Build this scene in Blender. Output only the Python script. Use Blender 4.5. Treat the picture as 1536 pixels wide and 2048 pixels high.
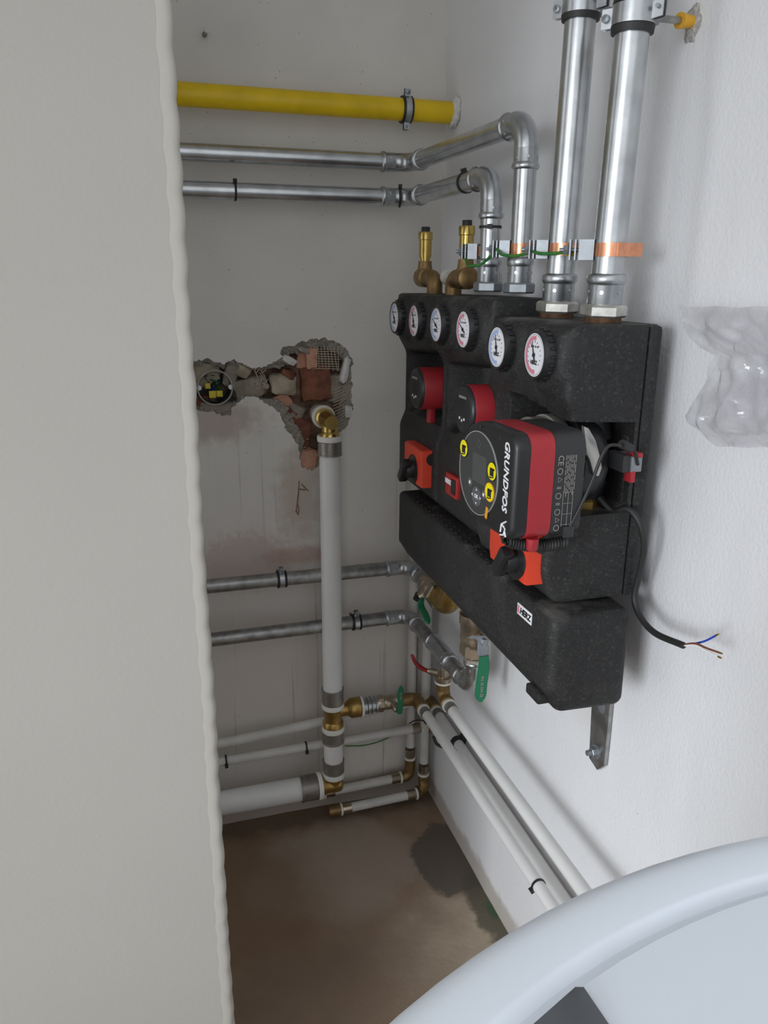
import bpy, bmesh, math, random
from mathutils import Vector, Matrix, noise
from mathutils.geometry import tessellate_polygon
import numpy as np

random.seed(7)
for o in list(bpy.data.objects):
    bpy.data.objects.remove(o, do_unlink=True)
S = bpy.context.scene
COL = S.collection

# ------------------------------------------------------------------ camera
FPX, PPX, PPY = 1565.95, 768.0, 1024.0
RM = np.array([[0.9583251, 0.07500039, -0.27565913],
               [-0.28555848, 0.27961692, -0.91666283],
               [0.00832889, 0.95717779, 0.28938091]])
CP = np.array([-0.69897212, -1.86252099, 1.45])
cam = bpy.data.cameras.new('camera')
cam.sensor_fit = 'VERTICAL'; cam.sensor_height = 36.0; cam.sensor_width = 27.0
cam.lens = 36.0 * FPX / 2048.0
cam.clip_start = 0.01
co = bpy.data.objects.new('camera', cam); COL.objects.link(co)
co.matrix_world = Matrix([[*RM[0], CP[0]], [*RM[1], CP[1]], [*RM[2], CP[2]], [0, 0, 0, 1]])
S.camera = co

# ------------------------------------------------------------------ world, window light, exposure
W = bpy.data.worlds.new('world'); S.world = W; W.use_nodes = True
bg = W.node_tree.nodes['Background']
bg.inputs[0].default_value = (0.94, 0.965, 1.0, 1); bg.inputs[1].default_value = 0.95
L = bpy.data.lights.new('window_daylight', 'AREA'); L.shape = 'RECTANGLE'
L.size = 1.2; L.size_y = 1.5; L.spread = math.radians(42); L.energy = 7.2; L.color = (0.90, 0.95, 1.0)
lo = bpy.data.objects.new('window_daylight', L); COL.objects.link(lo)
lo.location = (-3.6, -3.6, 1.3)
lo.rotation_euler = (Vector((0.0, -1.05, 0.50)) - lo.location).to_track_quat('-Z', 'Y').to_euler()
S.view_settings.view_transform = 'Standard'; S.view_settings.look = 'None'
S.view_settings.exposure = 0.2; S.view_settings.gamma = 1.0
S.view_settings.use_curve_mapping = False

# ------------------------------------------------------------------ pixel -> point on a known plane
def _d(x, y): return RM @ np.array([x - PPX, -(y - PPY), -FPX])
def PX(x, y, v): d = _d(x, y); return Vector(CP + d * ((v - CP[0]) / d[0]))
def PY(x, y, v): d = _d(x, y); return Vector(CP + d * ((v - CP[1]) / d[1]))
def PZ(x, y, v): d = _d(x, y); return Vector(CP + d * ((v - CP[2]) / d[2]))
V = Vector

# ------------------------------------------------------------------ materials
def mat(name, col, rough=0.5, metal=0.0, bump=0.0, bscale=200.0, var=0.0, vscale=30.0, col2=None, coat=0.0, detail=4.0, spec=None):
    m = bpy.data.materials.new(name); m.use_nodes = True
    nt = m.node_tree; b = nt.nodes['Principled BSDF']
    b.inputs['Base Color'].default_value = (*col, 1); b.inputs['Roughness'].default_value = rough
    b.inputs['Metallic'].default_value = metal
    if coat: b.inputs['Coat Weight'].default_value = coat
    if spec is not None: b.inputs['Specular IOR Level'].default_value = spec
    g = nt.nodes.new('ShaderNodeNewGeometry')
    if var or col2:
        n = nt.nodes.new('ShaderNodeTexNoise'); n.inputs['Scale'].default_value = vscale; n.inputs['Detail'].default_value = detail
        nt.links.new(g.outputs['Position'], n.inputs['Vector'])
        r = nt.nodes.new('ShaderNodeValToRGB'); r.color_ramp.elements[0].position = 0.35; r.color_ramp.elements[1].position = 0.68
        c2 = col2 if col2 else tuple(min(1, c * (1 + var)) for c in col)
        c1 = col if col2 else tuple(c * (1 - var) for c in col)
        r.color_ramp.elements[0].color = (*c1, 1); r.color_ramp.elements[1].color = (*c2, 1)
        nt.links.new(n.outputs['Fac'], r.inputs['Fac']); nt.links.new(r.outputs['Color'], b.inputs['Base Color'])
    if bump:
        n2 = nt.nodes.new('ShaderNodeTexNoise'); n2.inputs['Scale'].default_value = bscale; n2.inputs['Detail'].default_value = 3
        nt.links.new(g.outputs['Position'], n2.inputs['Vector'])
        bp = nt.nodes.new('ShaderNodeBump'); bp.inputs['Strength'].default_value = bump; bp.inputs['Distance'].default_value = 0.002
        nt.links.new(n2.outputs['Fac'], bp.inputs['Height']); nt.links.new(bp.outputs['Normal'], b.inputs['Normal'])
    return m

def stain_tone_mat(name, col, blobs, rough=0.85, bump=0.3, bscale=120, base_var=0.05, vscale=6, specks=None, streaks=None):
    """plaster / concrete with stains and painted light: blobs = (centre, radius xyz, colour, strength, noise scale)"""
    m = bpy.data.materials.new(name); m.use_nodes = True
    nt = m.node_tree; b = nt.nodes['Principled BSDF']; N = nt.nodes.new; Lk = nt.links.new
    b.inputs['Roughness'].default_value = rough; b.inputs['Specular IOR Level'].default_value = 0.25
    g = N('ShaderNodeNewGeometry')
    n = N('ShaderNodeTexNoise'); n.inputs['Scale'].default_value = vscale; n.inputs['Detail'].default_value = 5
    Lk(g.outputs['Position'], n.inputs['Vector'])
    r = N('ShaderNodeValToRGB'); r.color_ramp.elements[0].position = 0.3; r.color_ramp.elements[1].position = 0.7
    r.color_ramp.elements[0].color = (*[c * (1 - base_var) for c in col], 1); r.color_ramp.elements[1].color = (*[min(1, c * (1 + base_var)) for c in col], 1)
    Lk(n.outputs['Fac'], r.inputs['Fac'])
    cur = r.outputs['Color']
    for (c, rad, colr, st, ns, soft) in blobs:
        nz = N('ShaderNodeTexNoise'); nz.inputs['Scale'].default_value = ns; nz.inputs['Detail'].default_value = 6; nz.inputs['Roughness'].default_value = 0.6
        Lk(g.outputs['Position'], nz.inputs['Vector'])
        vs = N('ShaderNodeVectorMath'); vs.operation = 'SUBTRACT'; Lk(g.outputs['Position'], vs.inputs[0]); vs.inputs[1].default_value = c
        vd = N('ShaderNodeVectorMath'); vd.operation = 'DIVIDE'; Lk(vs.outputs[0], vd.inputs[0]); vd.inputs[1].default_value = rad
        ln = N('ShaderNodeVectorMath'); ln.operation = 'LENGTH'; Lk(vd.outputs[0], ln.inputs[0])
        a = N('ShaderNodeMath'); a.operation = 'MULTIPLY_ADD'; Lk(nz.outputs['Fac'], a.inputs[0]); a.inputs[1].default_value = 1.6; a.inputs[2].default_value = -0.8
        s = N('ShaderNodeMath'); s.operation = 'ADD'; Lk(ln.outputs['Value'], s.inputs[0]); Lk(a.outputs[0], s.inputs[1])
        mr = N('ShaderNodeMapRange'); mr.interpolation_type = 'SMOOTHSTEP'
        mr.inputs['From Min'].default_value = 1.0 - soft; mr.inputs['From Max'].default_value = 1.0 + soft
        mr.inputs['To Min'].default_value = st; mr.inputs['To Max'].default_value = 0.0
        Lk(s.outputs[0], mr.inputs['Value'])
        mx = N('ShaderNodeMixRGB'); mx.inputs[2].default_value = (*colr, 1)
        Lk(mr.outputs[0], mx.inputs[0]); Lk(cur, mx.inputs[1]); cur = mx.outputs[0]
    if specks:
        vo = N('ShaderNodeTexVoronoi'); vo.inputs['Scale'].default_value = specks[0]; Lk(g.outputs['Position'], vo.inputs['Vector'])
        nz = N('ShaderNodeTexNoise'); nz.inputs['Scale'].default_value = 7; Lk(g.outputs['Position'], nz.inputs['Vector'])
        th = N('ShaderNodeMath'); th.operation = 'MULTIPLY'; Lk(nz.outputs['Fac'], th.inputs[0]); th.inputs[1].default_value = specks[1]
        lt = N('ShaderNodeMath'); lt.operation = 'LESS_THAN'; Lk(vo.outputs['Distance'], lt.inputs[0]); Lk(th.outputs[0], lt.inputs[1])
        ml = N('ShaderNodeMath'); ml.operation = 'MULTIPLY'; Lk(lt.outputs[0], ml.inputs[0]); ml.inputs[1].default_value = 0.6
        mx = N('ShaderNodeMixRGB'); mx.inputs[2].default_value = (*specks[2], 1)
        Lk(ml.outputs[0], mx.inputs[0]); Lk(cur, mx.inputs[1]); cur = mx.outputs[0]
    if streaks:                                             # thin dried drips running down the wall
        mp = N('ShaderNodeMapping'); mp.inputs['Scale'].default_value = (70, 1, 1.3); Lk(g.outputs['Position'], mp.inputs['Vector'])
        nz = N('ShaderNodeTexNoise'); nz.inputs['Scale'].default_value = 1; nz.inputs['Detail'].default_value = 3; Lk(mp.outputs[0], nz.inputs['Vector'])
        m1 = N('ShaderNodeMapRange'); m1.inputs['From Min'].default_value = 0.63; m1.inputs['From Max'].default_value = 0.70; m1.inputs['To Max'].default_value = streaks[0]
        Lk(nz.outputs['Fac'], m1.inputs['Value'])
        sz = N('ShaderNodeSeparateXYZ'); Lk(g.outputs['Position'], sz.inputs[0])
        m2 = N('ShaderNodeMapRange'); m2.inputs['From Min'].default_value = 1.15; m2.inputs['From Max'].default_value = 0.85; Lk(sz.outputs['Z'], m2.inputs['Value'])
        n3 = N('ShaderNodeTexNoise'); n3.inputs['Scale'].default_value = 40; Lk(g.outputs['Position'], n3.inputs['Vector'])
        ml = N('ShaderNodeMath'); ml.operation = 'MULTIPLY'; Lk(m1.outputs[0], ml.inputs[0]); Lk(m2.outputs[0], ml.inputs[1])
        m4 = N('ShaderNodeMath'); m4.operation = 'MULTIPLY'; Lk(ml.outputs[0], m4.inputs[0]); Lk(n3.outputs['Fac'], m4.inputs[1])
        mx = N('ShaderNodeMixRGB'); mx.inputs[2].default_value = (*streaks[1], 1)
        Lk(m4.outputs[0], mx.inputs[0]); Lk(cur, mx.inputs[1]); cur = mx.outputs[0]
    Lk(cur, b.inputs['Base Color'])
    n2 = N('ShaderNodeTexNoise'); n2.inputs['Scale'].default_value = bscale; n2.inputs['Detail'].default_value = 4
    Lk(g.outputs['Position'], n2.inputs['Vector'])
    bp = N('ShaderNodeBump'); bp.inputs['Strength'].default_value = bump; bp.inputs['Distance'].default_value = 0.003
    Lk(n2.outputs['Fac'], bp.inputs['Height']); Lk(bp.outputs['Normal'], b.inputs['Normal'])
    return m

RED = (0.30, 0.13, 0.09)
M = {}
M['wall_back'] = stain_tone_mat('back_plaster', (0.735, 0.715, 0.67), [
    ((-0.50, 0, 0.76), (0.12, 1, 0.07), (0.45, 0.27, 0.21), 0.45, 60, 0.35),
    ((-0.36, 0, 0.765), (0.09, 1, 0.022), (0.42, 0.20, 0.13), 0.6, 40, 0.5),
    ((-0.42, 0, 0.45), (0.40, 1, 0.35), (0.58, 0.50, 0.45), 0.5, 5, 0.8),
    ((-0.36, 0, 0.93), (0.05, 1, 0.12), (0.42, 0.32, 0.24), 0.55, 26, 0.5),
    ((-0.58, 0, 1.12), (0.12, 1, 0.05), (0.40, 0.30, 0.24), 0.6, 40, 0.5),
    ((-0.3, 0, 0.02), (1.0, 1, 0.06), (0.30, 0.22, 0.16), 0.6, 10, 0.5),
], rough=0.9, bump=0.25, bscale=90, specks=(42, 0.11, (0.22, 0.17, 0.13)), streaks=(0.9, (0.30, 0.21, 0.15)))
M['wall_right'] = stain_tone_mat('right_plaster', (0.745, 0.745, 0.755), [
    ((0, -0.80, 0.72), (1, 0.05, 0.04), (0.60, 0.58, 0.54), 0.35, 14, 0.8),
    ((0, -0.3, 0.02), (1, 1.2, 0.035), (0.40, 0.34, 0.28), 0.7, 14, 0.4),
], rough=0.8, bump=0.32, bscale=170, base_var=0.02, vscale=4, specks=(16, 0.035, (0.35, 0.3, 0.25)))
M['partition'] = stain_tone_mat('partition_paint', (0.425, 0.405, 0.37), [
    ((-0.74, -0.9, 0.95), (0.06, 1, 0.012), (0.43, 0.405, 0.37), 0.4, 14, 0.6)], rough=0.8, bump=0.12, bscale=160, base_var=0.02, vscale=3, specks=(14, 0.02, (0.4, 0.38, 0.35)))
M['edge'] = mat('corner_plaster_bead', (0.49, 0.465, 0.415), 0.8, bump=0.2, bscale=120)
M['ceiling'] = mat('ceiling_paint', (0.7, 0.69, 0.67), 0.9)
M['floor'] = stain_tone_mat('stained_lit_concrete', (0.27, 0.19, 0.135), [
    ((-0.34, -0.25, 0), (0.22, 0.17, 1), (0.33, 0.27, 0.215), 0.8, 6, 0.18),
    ((-0.02, -0.62, 0), (0.26, 0.20, 1), (0.50, 0.41, 0.31), 0.9, 7, 0.5),  # lit floor near the side wall, painted in as a paler patch
    ((-0.035, -0.30, 0), (0.10, 0.12, 1), (0.115, 0.098, 0.08), 0.9, 7, 0.10),
    ((-0.01, -0.49, 0), (0.05, 0.13, 1), (0.10, 0.095, 0.07), 0.85, 12, 0.2),
    ((-0.006, -0.49, 0), (0.012, 0.03, 1), (0.05, 0.13, 0.06), 0.7, 30, 0.4),
    ((-0.55, -0.35, 0), (0.16, 0.3, 1), (0.17, 0.105, 0.062), 0.7, 5, 0.5),
    ((-0.35, -0.60, 0), (0.25, 0.16, 1), (0.19, 0.135, 0.095), 0.6, 6, 0.5),
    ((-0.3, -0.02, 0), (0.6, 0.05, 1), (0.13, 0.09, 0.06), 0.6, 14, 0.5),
], rough=0.62, bump=0.25, bscale=70, base_var=0.12, vscale=14, specks=(24, 0.03, (0.08, 0.06, 0.05)))
M['galv'] = mat('galvanised_steel', (0.53, 0.55, 0.56), 0.27, 0.95, bump=0.05, bscale=60, var=0.14, vscale=26)
M['galv_dark'] = mat('dull_galvanised_steel', (0.36, 0.36, 0.35), 0.38, 0.9, bump=0.06, bscale=90, var=0.25, vscale=40)
M['fitting'] = mat('press_fitting_steel', (0.50, 0.52, 0.535), 0.30, 0.95, bump=0.04, bscale=80, var=0.12, vscale=40)
M['zinc'] = mat('zinc_plate', (0.30, 0.32, 0.34), 0.45, 0.7, var=0.1, vscale=60)
M['hexnut'] = mat('nickel_hex', (0.62, 0.61, 0.56), 0.3, 0.85, var=0.15, vscale=80)
M['rust'] = mat('rusty_thread', (0.12, 0.06, 0.03), 0.7, 0.4, bump=0.4, bscale=600, var=0.4, vscale=120)
M['brass'] = mat('brass', (0.42, 0.27, 0.085), 0.36, 0.9, bump=0.12, bscale=350, var=0.15, vscale=60)
M['brass_bright'] = mat('bright_brass', (0.60, 0.43, 0.13), 0.26, 0.95, bump=0.04, bscale=200, var=0.1, vscale=60)
M['bronze'] = mat('cast_bronze', (0.30, 0.195, 0.085), 0.45, 0.8, bump=0.3, bscale=500, var=0.2, vscale=60)
M['nickel'] = mat('nickel_brass', (0.45, 0.38, 0.29), 0.3, 0.92, var=0.14, vscale=50)
M['sleeve'] = mat('grey_press_sleeve', (0.30, 0.28, 0.255), 0.4, 0.75, var=0.12, vscale=60)
M['copper'] = mat('copper_strap', (0.75, 0.34, 0.20), 0.3, 0.9, bump=0.05, bscale=200, var=0.1, vscale=120)
M['whitepipe'] = mat('white_pipe', (0.74, 0.735, 0.72), 0.42, var=0.03, vscale=14)
M['creampipe'] = mat('dusty_white_pipe', (0.62, 0.605, 0.57), 0.5, var=0.06, vscale=18)
M['ring'] = mat('white_ring', (0.78, 0.77, 0.72), 0.45)
M['yellow'] = mat('yellow_gas_paint', (0.80, 0.55, 0.004), 0.45, bump=0.06, bscale=80, var=0.10, vscale=16)
M['rubber'] = mat('black_rubber', (0.018, 0.018, 0.018), 0.55)
M['black'] = mat('black_plastic', (0.017, 0.017, 0.018), 0.38)
M['blackm'] = mat('matt_black_plastic', (0.03, 0.03, 0.031), 0.5, bump=0.05, bscale=900)
M['iron'] = mat('black_cast_iron', (0.02, 0.02, 0.022), 0.4, bump=0.2, bscale=300)
M['red'] = mat('red_plastic', (0.36, 0.022, 0.030), 0.42, var=0.06, vscale=40)
M['orange'] = mat('red_orange_plastic', (0.68, 0.055, 0.022), 0.42)
M['deepred'] = mat('dark_red_plastic', (0.35, 0.02, 0.02), 0.45)
M['green'] = mat('green_lever_vinyl', (0.010, 0.17, 0.075), 0.42)
M['redlever'] = mat('red_lever_vinyl', (0.30, 0.015, 0.02), 0.45)
M['wire'] = mat('green_yellow_wire', (0.012, 0.15, 0.035), 0.5, col2=(0.06, 0.22, 0.02), vscale=60)
M['wirey'] = mat('yellow_wire', (0.75, 0.55, 0.02), 0.5)
M['white'] = mat('white_print', (0.82, 0.83, 0.84), 0.5)
M['greyp'] = mat('grey_print', (0.30, 0.29, 0.26), 0.5)
M['display'] = mat('display_disc', (0.045, 0.046, 0.046), 0.32)
M['screen'] = mat('dark_screen', (0.072, 0.074, 0.072), 0.2)
M['button'] = mat('grey_button', (0.10, 0.10, 0.105), 0.4)
M['rim'] = mat('display_rim', (0.35, 0.35, 0.33), 0.35)
M['sticker'] = mat('yellow_sticker', (0.85, 0.74, 0.0), 0.5)
M['tape'] = mat('orange_tape', (0.72, 0.33, 0.02), 0.5)
M['dial'] = mat('gauge_dial', (0.80, 0.80, 0.84), 0.4)
M['dialblue'] = mat('blue_scale_tint', (0.36, 0.46, 0.74), 0.4)
M['dialred'] = mat('red_scale_tint', (0.66, 0.22, 0.30), 0.4)
M['alu'] = mat('cast_aluminium', (0.55, 0.54, 0.51), 0.35, 0.85, bump=0.05, bscale=300)
M['tank'] = mat('white_tank_lid', (0.80, 0.86, 0.93), 0.32)
M['label'] = mat('grey_plate', (0.11, 0.12, 0.13), 0.4, var=0.1, vscale=50)
M['plugyellow'] = mat('yellow_wall_plug', (0.80, 0.42, 0.03), 0.5)
M['mortar'] = mat('broken_mortar', (0.34, 0.315, 0.27), 0.95, bump=1.0, bscale=260, var=0.3, vscale=140)
M['dirt'] = mat('hole_dirt', (0.10, 0.055, 0.035), 0.95, bump=1.0, bscale=180, col2=(0.33, 0.22, 0.15), vscale=26)
M['stone'] = mat('beige_stone', (0.44, 0.38, 0.29), 0.9, bump=0.8, bscale=140, var=0.2, vscale=40)
M['stone2'] = mat('grey_stone', (0.33, 0.29, 0.23), 0.9, bump=0.8, bscale=140, var=0.2, vscale=40)
M['brickd'] = mat('dark_brick', (0.22, 0.085, 0.05), 0.9, bump=0.7, bscale=160, var=0.3, vscale=40)
M['brickp'] = mat('pink_brick', (0.62, 0.33, 0.23), 0.9, bump=0.4, bscale=160, var=0.08, vscale=60)
M['mesh'] = mat('glass_fibre_mesh', (0.52, 0.48, 0.38), 0.8)
M['patch'] = mat('raw_plaster_patch', (0.72, 0.71, 0.68), 0.95, bump=1.0, bscale=300, var=0.1, vscale=100)
M['patchg'] = mat('grey_filler', (0.45, 0.44, 0.42), 0.95, bump=1.0, bscale=400, var=0.3, vscale=200)
M['blue'] = mat('blue_core', (0.02, 0.06, 0.45), 0.5)
M['brown'] = mat('brown_core', (0.20, 0.06, 0.03), 0.5)
M['darkbox'] = mat('dark_box_inside', (0.03, 0.04, 0.035), 0.6)
M['paperyellow'] = mat('yellow_connector', (0.62, 0.53, 0.03), 0.5)

def epp():
    m = bpy.data.materials.new('black_foam_insulation'); m.use_nodes = True
    nt = m.node_tree; b = nt.nodes['Principled BSDF']; N = nt.nodes.new; Lk = nt.links.new
    g = N('ShaderNodeNewGeometry')
    vo = N('ShaderNodeTexVoronoi'); vo.inputs['Scale'].default_value = 330; Lk(g.outputs['Position'], vo.inputs['Vector'])
    nz = N('ShaderNodeTexNoise'); nz.inputs['Scale'].default_value = 12; nz.inputs['Detail'].default_value = 5; Lk(g.outputs['Position'], nz.inputs['Vector'])
    r = N('ShaderNodeValToRGB'); e = r.color_ramp.elements
    e[0].position = 0.0; e[0].color = (0.015, 0.015, 0.015, 1); e[1].position = 1.0; e[1].color = (0.042, 0.041, 0.040, 1)
    e.new(0.86).color = (0.024, 0.0235, 0.023, 1)
    sx = N('ShaderNodeSeparateColor'); Lk(vo.outputs['Color'], sx.inputs[0]); Lk(sx.outputs[0], r.inputs['Fac'])
    mx = N('ShaderNodeMixRGB'); mx.inputs[2].default_value = (0.13, 0.125, 0.115, 1); Lk(r.outputs[0], mx.inputs[1])
    mr = N('ShaderNodeMapRange'); mr.inputs['From Min'].default_value = 0.52; mr.inputs['From Max'].default_value = 0.8; mr.inputs['To Max'].default_value = 0.4
    Lk(nz.outputs['Fac'], mr.inputs['Value'])
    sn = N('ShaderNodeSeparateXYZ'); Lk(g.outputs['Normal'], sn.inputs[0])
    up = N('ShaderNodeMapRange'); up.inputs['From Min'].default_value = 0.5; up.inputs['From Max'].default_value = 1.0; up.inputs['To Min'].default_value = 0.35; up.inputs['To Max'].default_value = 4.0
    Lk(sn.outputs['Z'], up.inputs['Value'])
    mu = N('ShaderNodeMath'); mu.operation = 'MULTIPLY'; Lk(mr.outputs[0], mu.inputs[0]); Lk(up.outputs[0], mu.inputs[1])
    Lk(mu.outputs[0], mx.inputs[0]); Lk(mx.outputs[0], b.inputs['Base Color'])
    b.inputs['Roughness'].default_value = 0.6; b.inputs['Specular IOR Level'].default_value = 0.35
    bp = N('ShaderNodeBump'); bp.inputs['Strength'].default_value = 0.35; bp.inputs['Distance'].default_value = 0.001
    Lk(vo.outputs['Distance'], bp.inputs['Height']); Lk(bp.outputs['Normal'], b.inputs['Normal'])
    return m
M['epp'] = epp()

def film():
    m = bpy.data.materials.new('clear_plastic_film'); m.use_nodes = True
    nt = m.node_tree; nt.nodes.clear(); N = nt.nodes.new; Lk = nt.links.new
    out = N('ShaderNodeOutputMaterial'); tr = N('ShaderNodeBsdfTransparent'); tr.inputs[0].default_value = (0.95, 0.95, 0.96, 1)
    gl = N('ShaderNodeBsdfGlossy'); gl.inputs['Roughness'].default_value = 0.12
    df = N('ShaderNodeBsdfTranslucent'); df.inputs[0].default_value = (0.9, 0.9, 0.92, 1)
    d2 = N('ShaderNodeBsdfDiffuse'); d2.inputs[0].default_value = (0.82, 0.82, 0.84, 1)
    lw = N('ShaderNodeLayerWeight'); lw.inputs[0].default_value = 0.5
    pw = N('ShaderNodeMath'); pw.operation = 'POWER'; Lk(lw.outputs['Facing'], pw.inputs[0]); pw.inputs[1].default_value = 4
    fr = N('ShaderNodeMath'); fr.operation = 'MULTIPLY_ADD'; Lk(pw.outputs[0], fr.inputs[0]); fr.inputs[1].default_value = 0.45; fr.inputs[2].default_value = 0.07
    a0 = N('ShaderNodeMixShader'); a0.inputs[0].default_value = 0.5; Lk(df.outputs[0], a0.inputs[1]); Lk(d2.outputs[0], a0.inputs[2])
    a = N('ShaderNodeMixShader'); a.inputs[0].default_value = 0.15; Lk(tr.outputs[0], a.inputs[1]); Lk(a0.outputs[0], a.inputs[2])
    c = N('ShaderNodeMixShader'); Lk(fr.outputs[0], c.inputs[0]); Lk(a.outputs[0], c.inputs[1]); Lk(gl.outputs[0], c.inputs[2])
    Lk(c.outputs[0], out.inputs[0]); return m
M['film'] = film()

# ------------------------------------------------------------------ mesh helpers
WL = {}
def basis(d):
    d = V(d).normalized(); a = V((0, 0, 1)) if abs(d.z) < 0.9 else V((1, 0, 0))
    u = d.cross(a).normalized(); return u, d.cross(u).normalized(), d

class MB:
    def __init__(s): s.v = []; s.f = []
    def add(s, vs, fs):
        o = len(s.v); s.v += [V(p) for p in vs]; s.f += [[i + o for i in f] for f in fs]; return s
    def lathe(s, p, d, prof, seg=24, cap=True, rot=0.0):
        u, w, d = basis(d); p = V(p); vs = []; fs = []
        for t, r in prof:
            for k in range(seg):
                a = 2 * math.pi * (k + rot) / seg; vs.append(p + d * t + (u * math.cos(a) + w * math.sin(a)) * max(r, 1e-5))
        n = len(prof)
        for i in range(n - 1):
            for k in range(seg):
                k2 = (k + 1) % seg; fs.append([i * seg + k, i * seg + k2, (i + 1) * seg + k2, (i + 1) * seg + k])
        if cap:
            fs.append(list(range(seg))[::-1]); fs.append([(n - 1) * seg + k for k in range(seg)])
        return s.add(vs, fs)
    def cyl(s, a, b, r, seg=20, r2=None):
        a = V(a); b = V(b); l = (b - a).length
        return s.lathe(a, b - a, [(0, r), (l, r if r2 is None else r2)], seg)
    def hexa(s, a, b, r):
        a = V(a); b = V(b); l = (b - a).length; c = min(l * 0.18, r * 0.1)
        return s.lathe(a, b - a, [(0, r * 0.9), (c, r), (l - c, r), (l, r * 0.9)], 6)
    def tube(s, pts, r, seg=14, cap=True):
        pts = [V(p) for p in pts]; n = len(pts); vs = []; fs = []
        rr = r if isinstance(r, (list, tuple)) else [r] * n
        t = [(pts[min(i + 1, n - 1)] - pts[max(i - 1, 0)]).normalized() for i in range(n)]
        u = basis(t[0])[0]
        for i in range(n):
            u = (u - t[i] * u.dot(t[i])).normalized(); w = t[i].cross(u)
            for k in range(seg):
                a = 2 * math.pi * k / seg; vs.append(pts[i] + (u * math.cos(a) + w * math.sin(a)) * rr[i])
        for i in range(n - 1):
            for k in range(seg):
                k2 = (k + 1) % seg; fs.append([i * seg + k, i * seg + k2, (i + 1) * seg + k2, (i + 1) * seg + k])
        if cap: fs.append(list(range(seg))[::-1]); fs.append([(n - 1) * seg + k for k in range(seg)])
        return s.add(vs, fs)
    def box(s, lo, hi, bev=0.0, seg=2):
        bm = bmesh.new(); bmesh.ops.create_cube(bm, size=1)
        lo = V(lo); hi = V(hi); c = (lo + hi) / 2; d = hi - lo
        for v in bm.verts: v.co = V((v.co.x * d.x, v.co.y * d.y, v.co.z * d.z)) + c
        if bev: bmesh.ops.bevel(bm, geom=bm.edges[:], offset=bev, segments=seg, profile=0.5, affect='EDGES')
        bm.verts.index_update(); s.add([v.co for v in bm.verts], [[v.index for v in f.verts] for f in bm.faces]); bm.free(); return s
    def prism(s, poly, mp, w0, w1, bev=0.0, seg=2):
        bm = bmesh.new(); n = len(poly)
        a = [bm.verts.new(mp(u, v, w0)) for u, v in poly]; b = [bm.verts.new(mp(u, v, w1)) for u, v in poly]
        bm.faces.new(a); fb = bm.faces.new(b[::-1])
        for i in range(n): bm.faces.new((a[i], b[i], b[(i + 1) % n], a[(i + 1) % n]))
        bmesh.ops.recalc_face_normals(bm, faces=bm.faces[:])
        if bev: bmesh.ops.bevel(bm, geom=list(fb.edges), offset=bev, segments=seg, profile=0.5, affect='EDGES')
        bm.verts.index_update(); s.add([v.co for v in bm.verts], [[v.index for v in f.verts] for f in bm.faces]); bm.free(); return s
    def xf(s, m): s.v = [m @ p for p in s.v]; return s
    def build(s, name, m, parent=None, ang=40, fix=True):
        lo = V([min(p[i] for p in s.v) for i in range(3)]); hi = V([max(p[i] for p in s.v) for i in range(3)]); c = (lo + hi) / 2
        me = bpy.data.meshes.new(name); me.from_pydata([p - c for p in s.v], [], s.f); me.validate()
        if fix:
            bm = bmesh.new(); bm.from_mesh(me); bmesh.ops.recalc_face_normals(bm, faces=bm.faces[:]); bm.to_mesh(me); bm.free()
        me.materials.append(M[m] if isinstance(m, str) else m)
        if ang:
            me.shade_smooth(); me.set_sharp_from_angle(angle=math.radians(ang))
        o = bpy.data.objects.new(name, me); COL.objects.link(o); o.location = c; WL[o.name] = c
        if parent: o.parent = parent; o.matrix_parent_inverse = Matrix.Translation(-WL[parent.name])
        return o

def thing(name, loc, label, cat, group=None):
    o = bpy.data.objects.new(name, None); COL.objects.link(o); o.location = loc; o.empty_display_size = 0.03; WL[o.name] = V(loc)
    return tag(o, label, cat, group)
def tag(o, label, cat, group=None):
    o['label'] = label; o['category'] = cat
    if group: o['group'] = group
    return o
def struct(o): o['kind'] = 'structure'; return o

def text(s, size, shear=0.0, bold=0.0, depth=0.0004, spacing=1.0):
    cu = bpy.data.curves.new('t', 'FONT'); cu.body = s; cu.size = size; cu.shear = shear; cu.offset = bold; cu.extrude = depth
    cu.space_character = spacing; cu.align_x = 'CENTER'; cu.align_y = 'CENTER'; cu.resolution_u = 3
    ob = bpy.data.objects.new('t', cu); COL.objects.link(ob)
    me = ob.evaluated_get(bpy.context.evaluated_depsgraph_get()).to_mesh()
    r = ([v.co.copy() for v in me.vertices], [list(p.vertices) for p in me.polygons])
    ob.to_mesh_clear(); bpy.data.objects.remove(ob); bpy.data.curves.remove(cu); return r
def lay(tx, org, u, v):
    """text polygons placed at org with reading direction u and up direction v"""
    u = V(u).normalized(); v = V(v).normalized(); n = u.cross(v); org = V(org)
    return MB().add([org + u * p.x + v * p.y + n * p.z for p in tx[0]], tx[1])

def arc(c, a, b, n=10):
    """points of a fillet from c+a to c+b (a, b perpendicular, corner at c)"""
    c = V(c); a = V(a); b = V(b); o = c + a + b
    return [o - b * math.cos(t) - a * math.sin(t) for t in [math.pi / 2 * i / n for i in range(n + 1)]]

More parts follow.
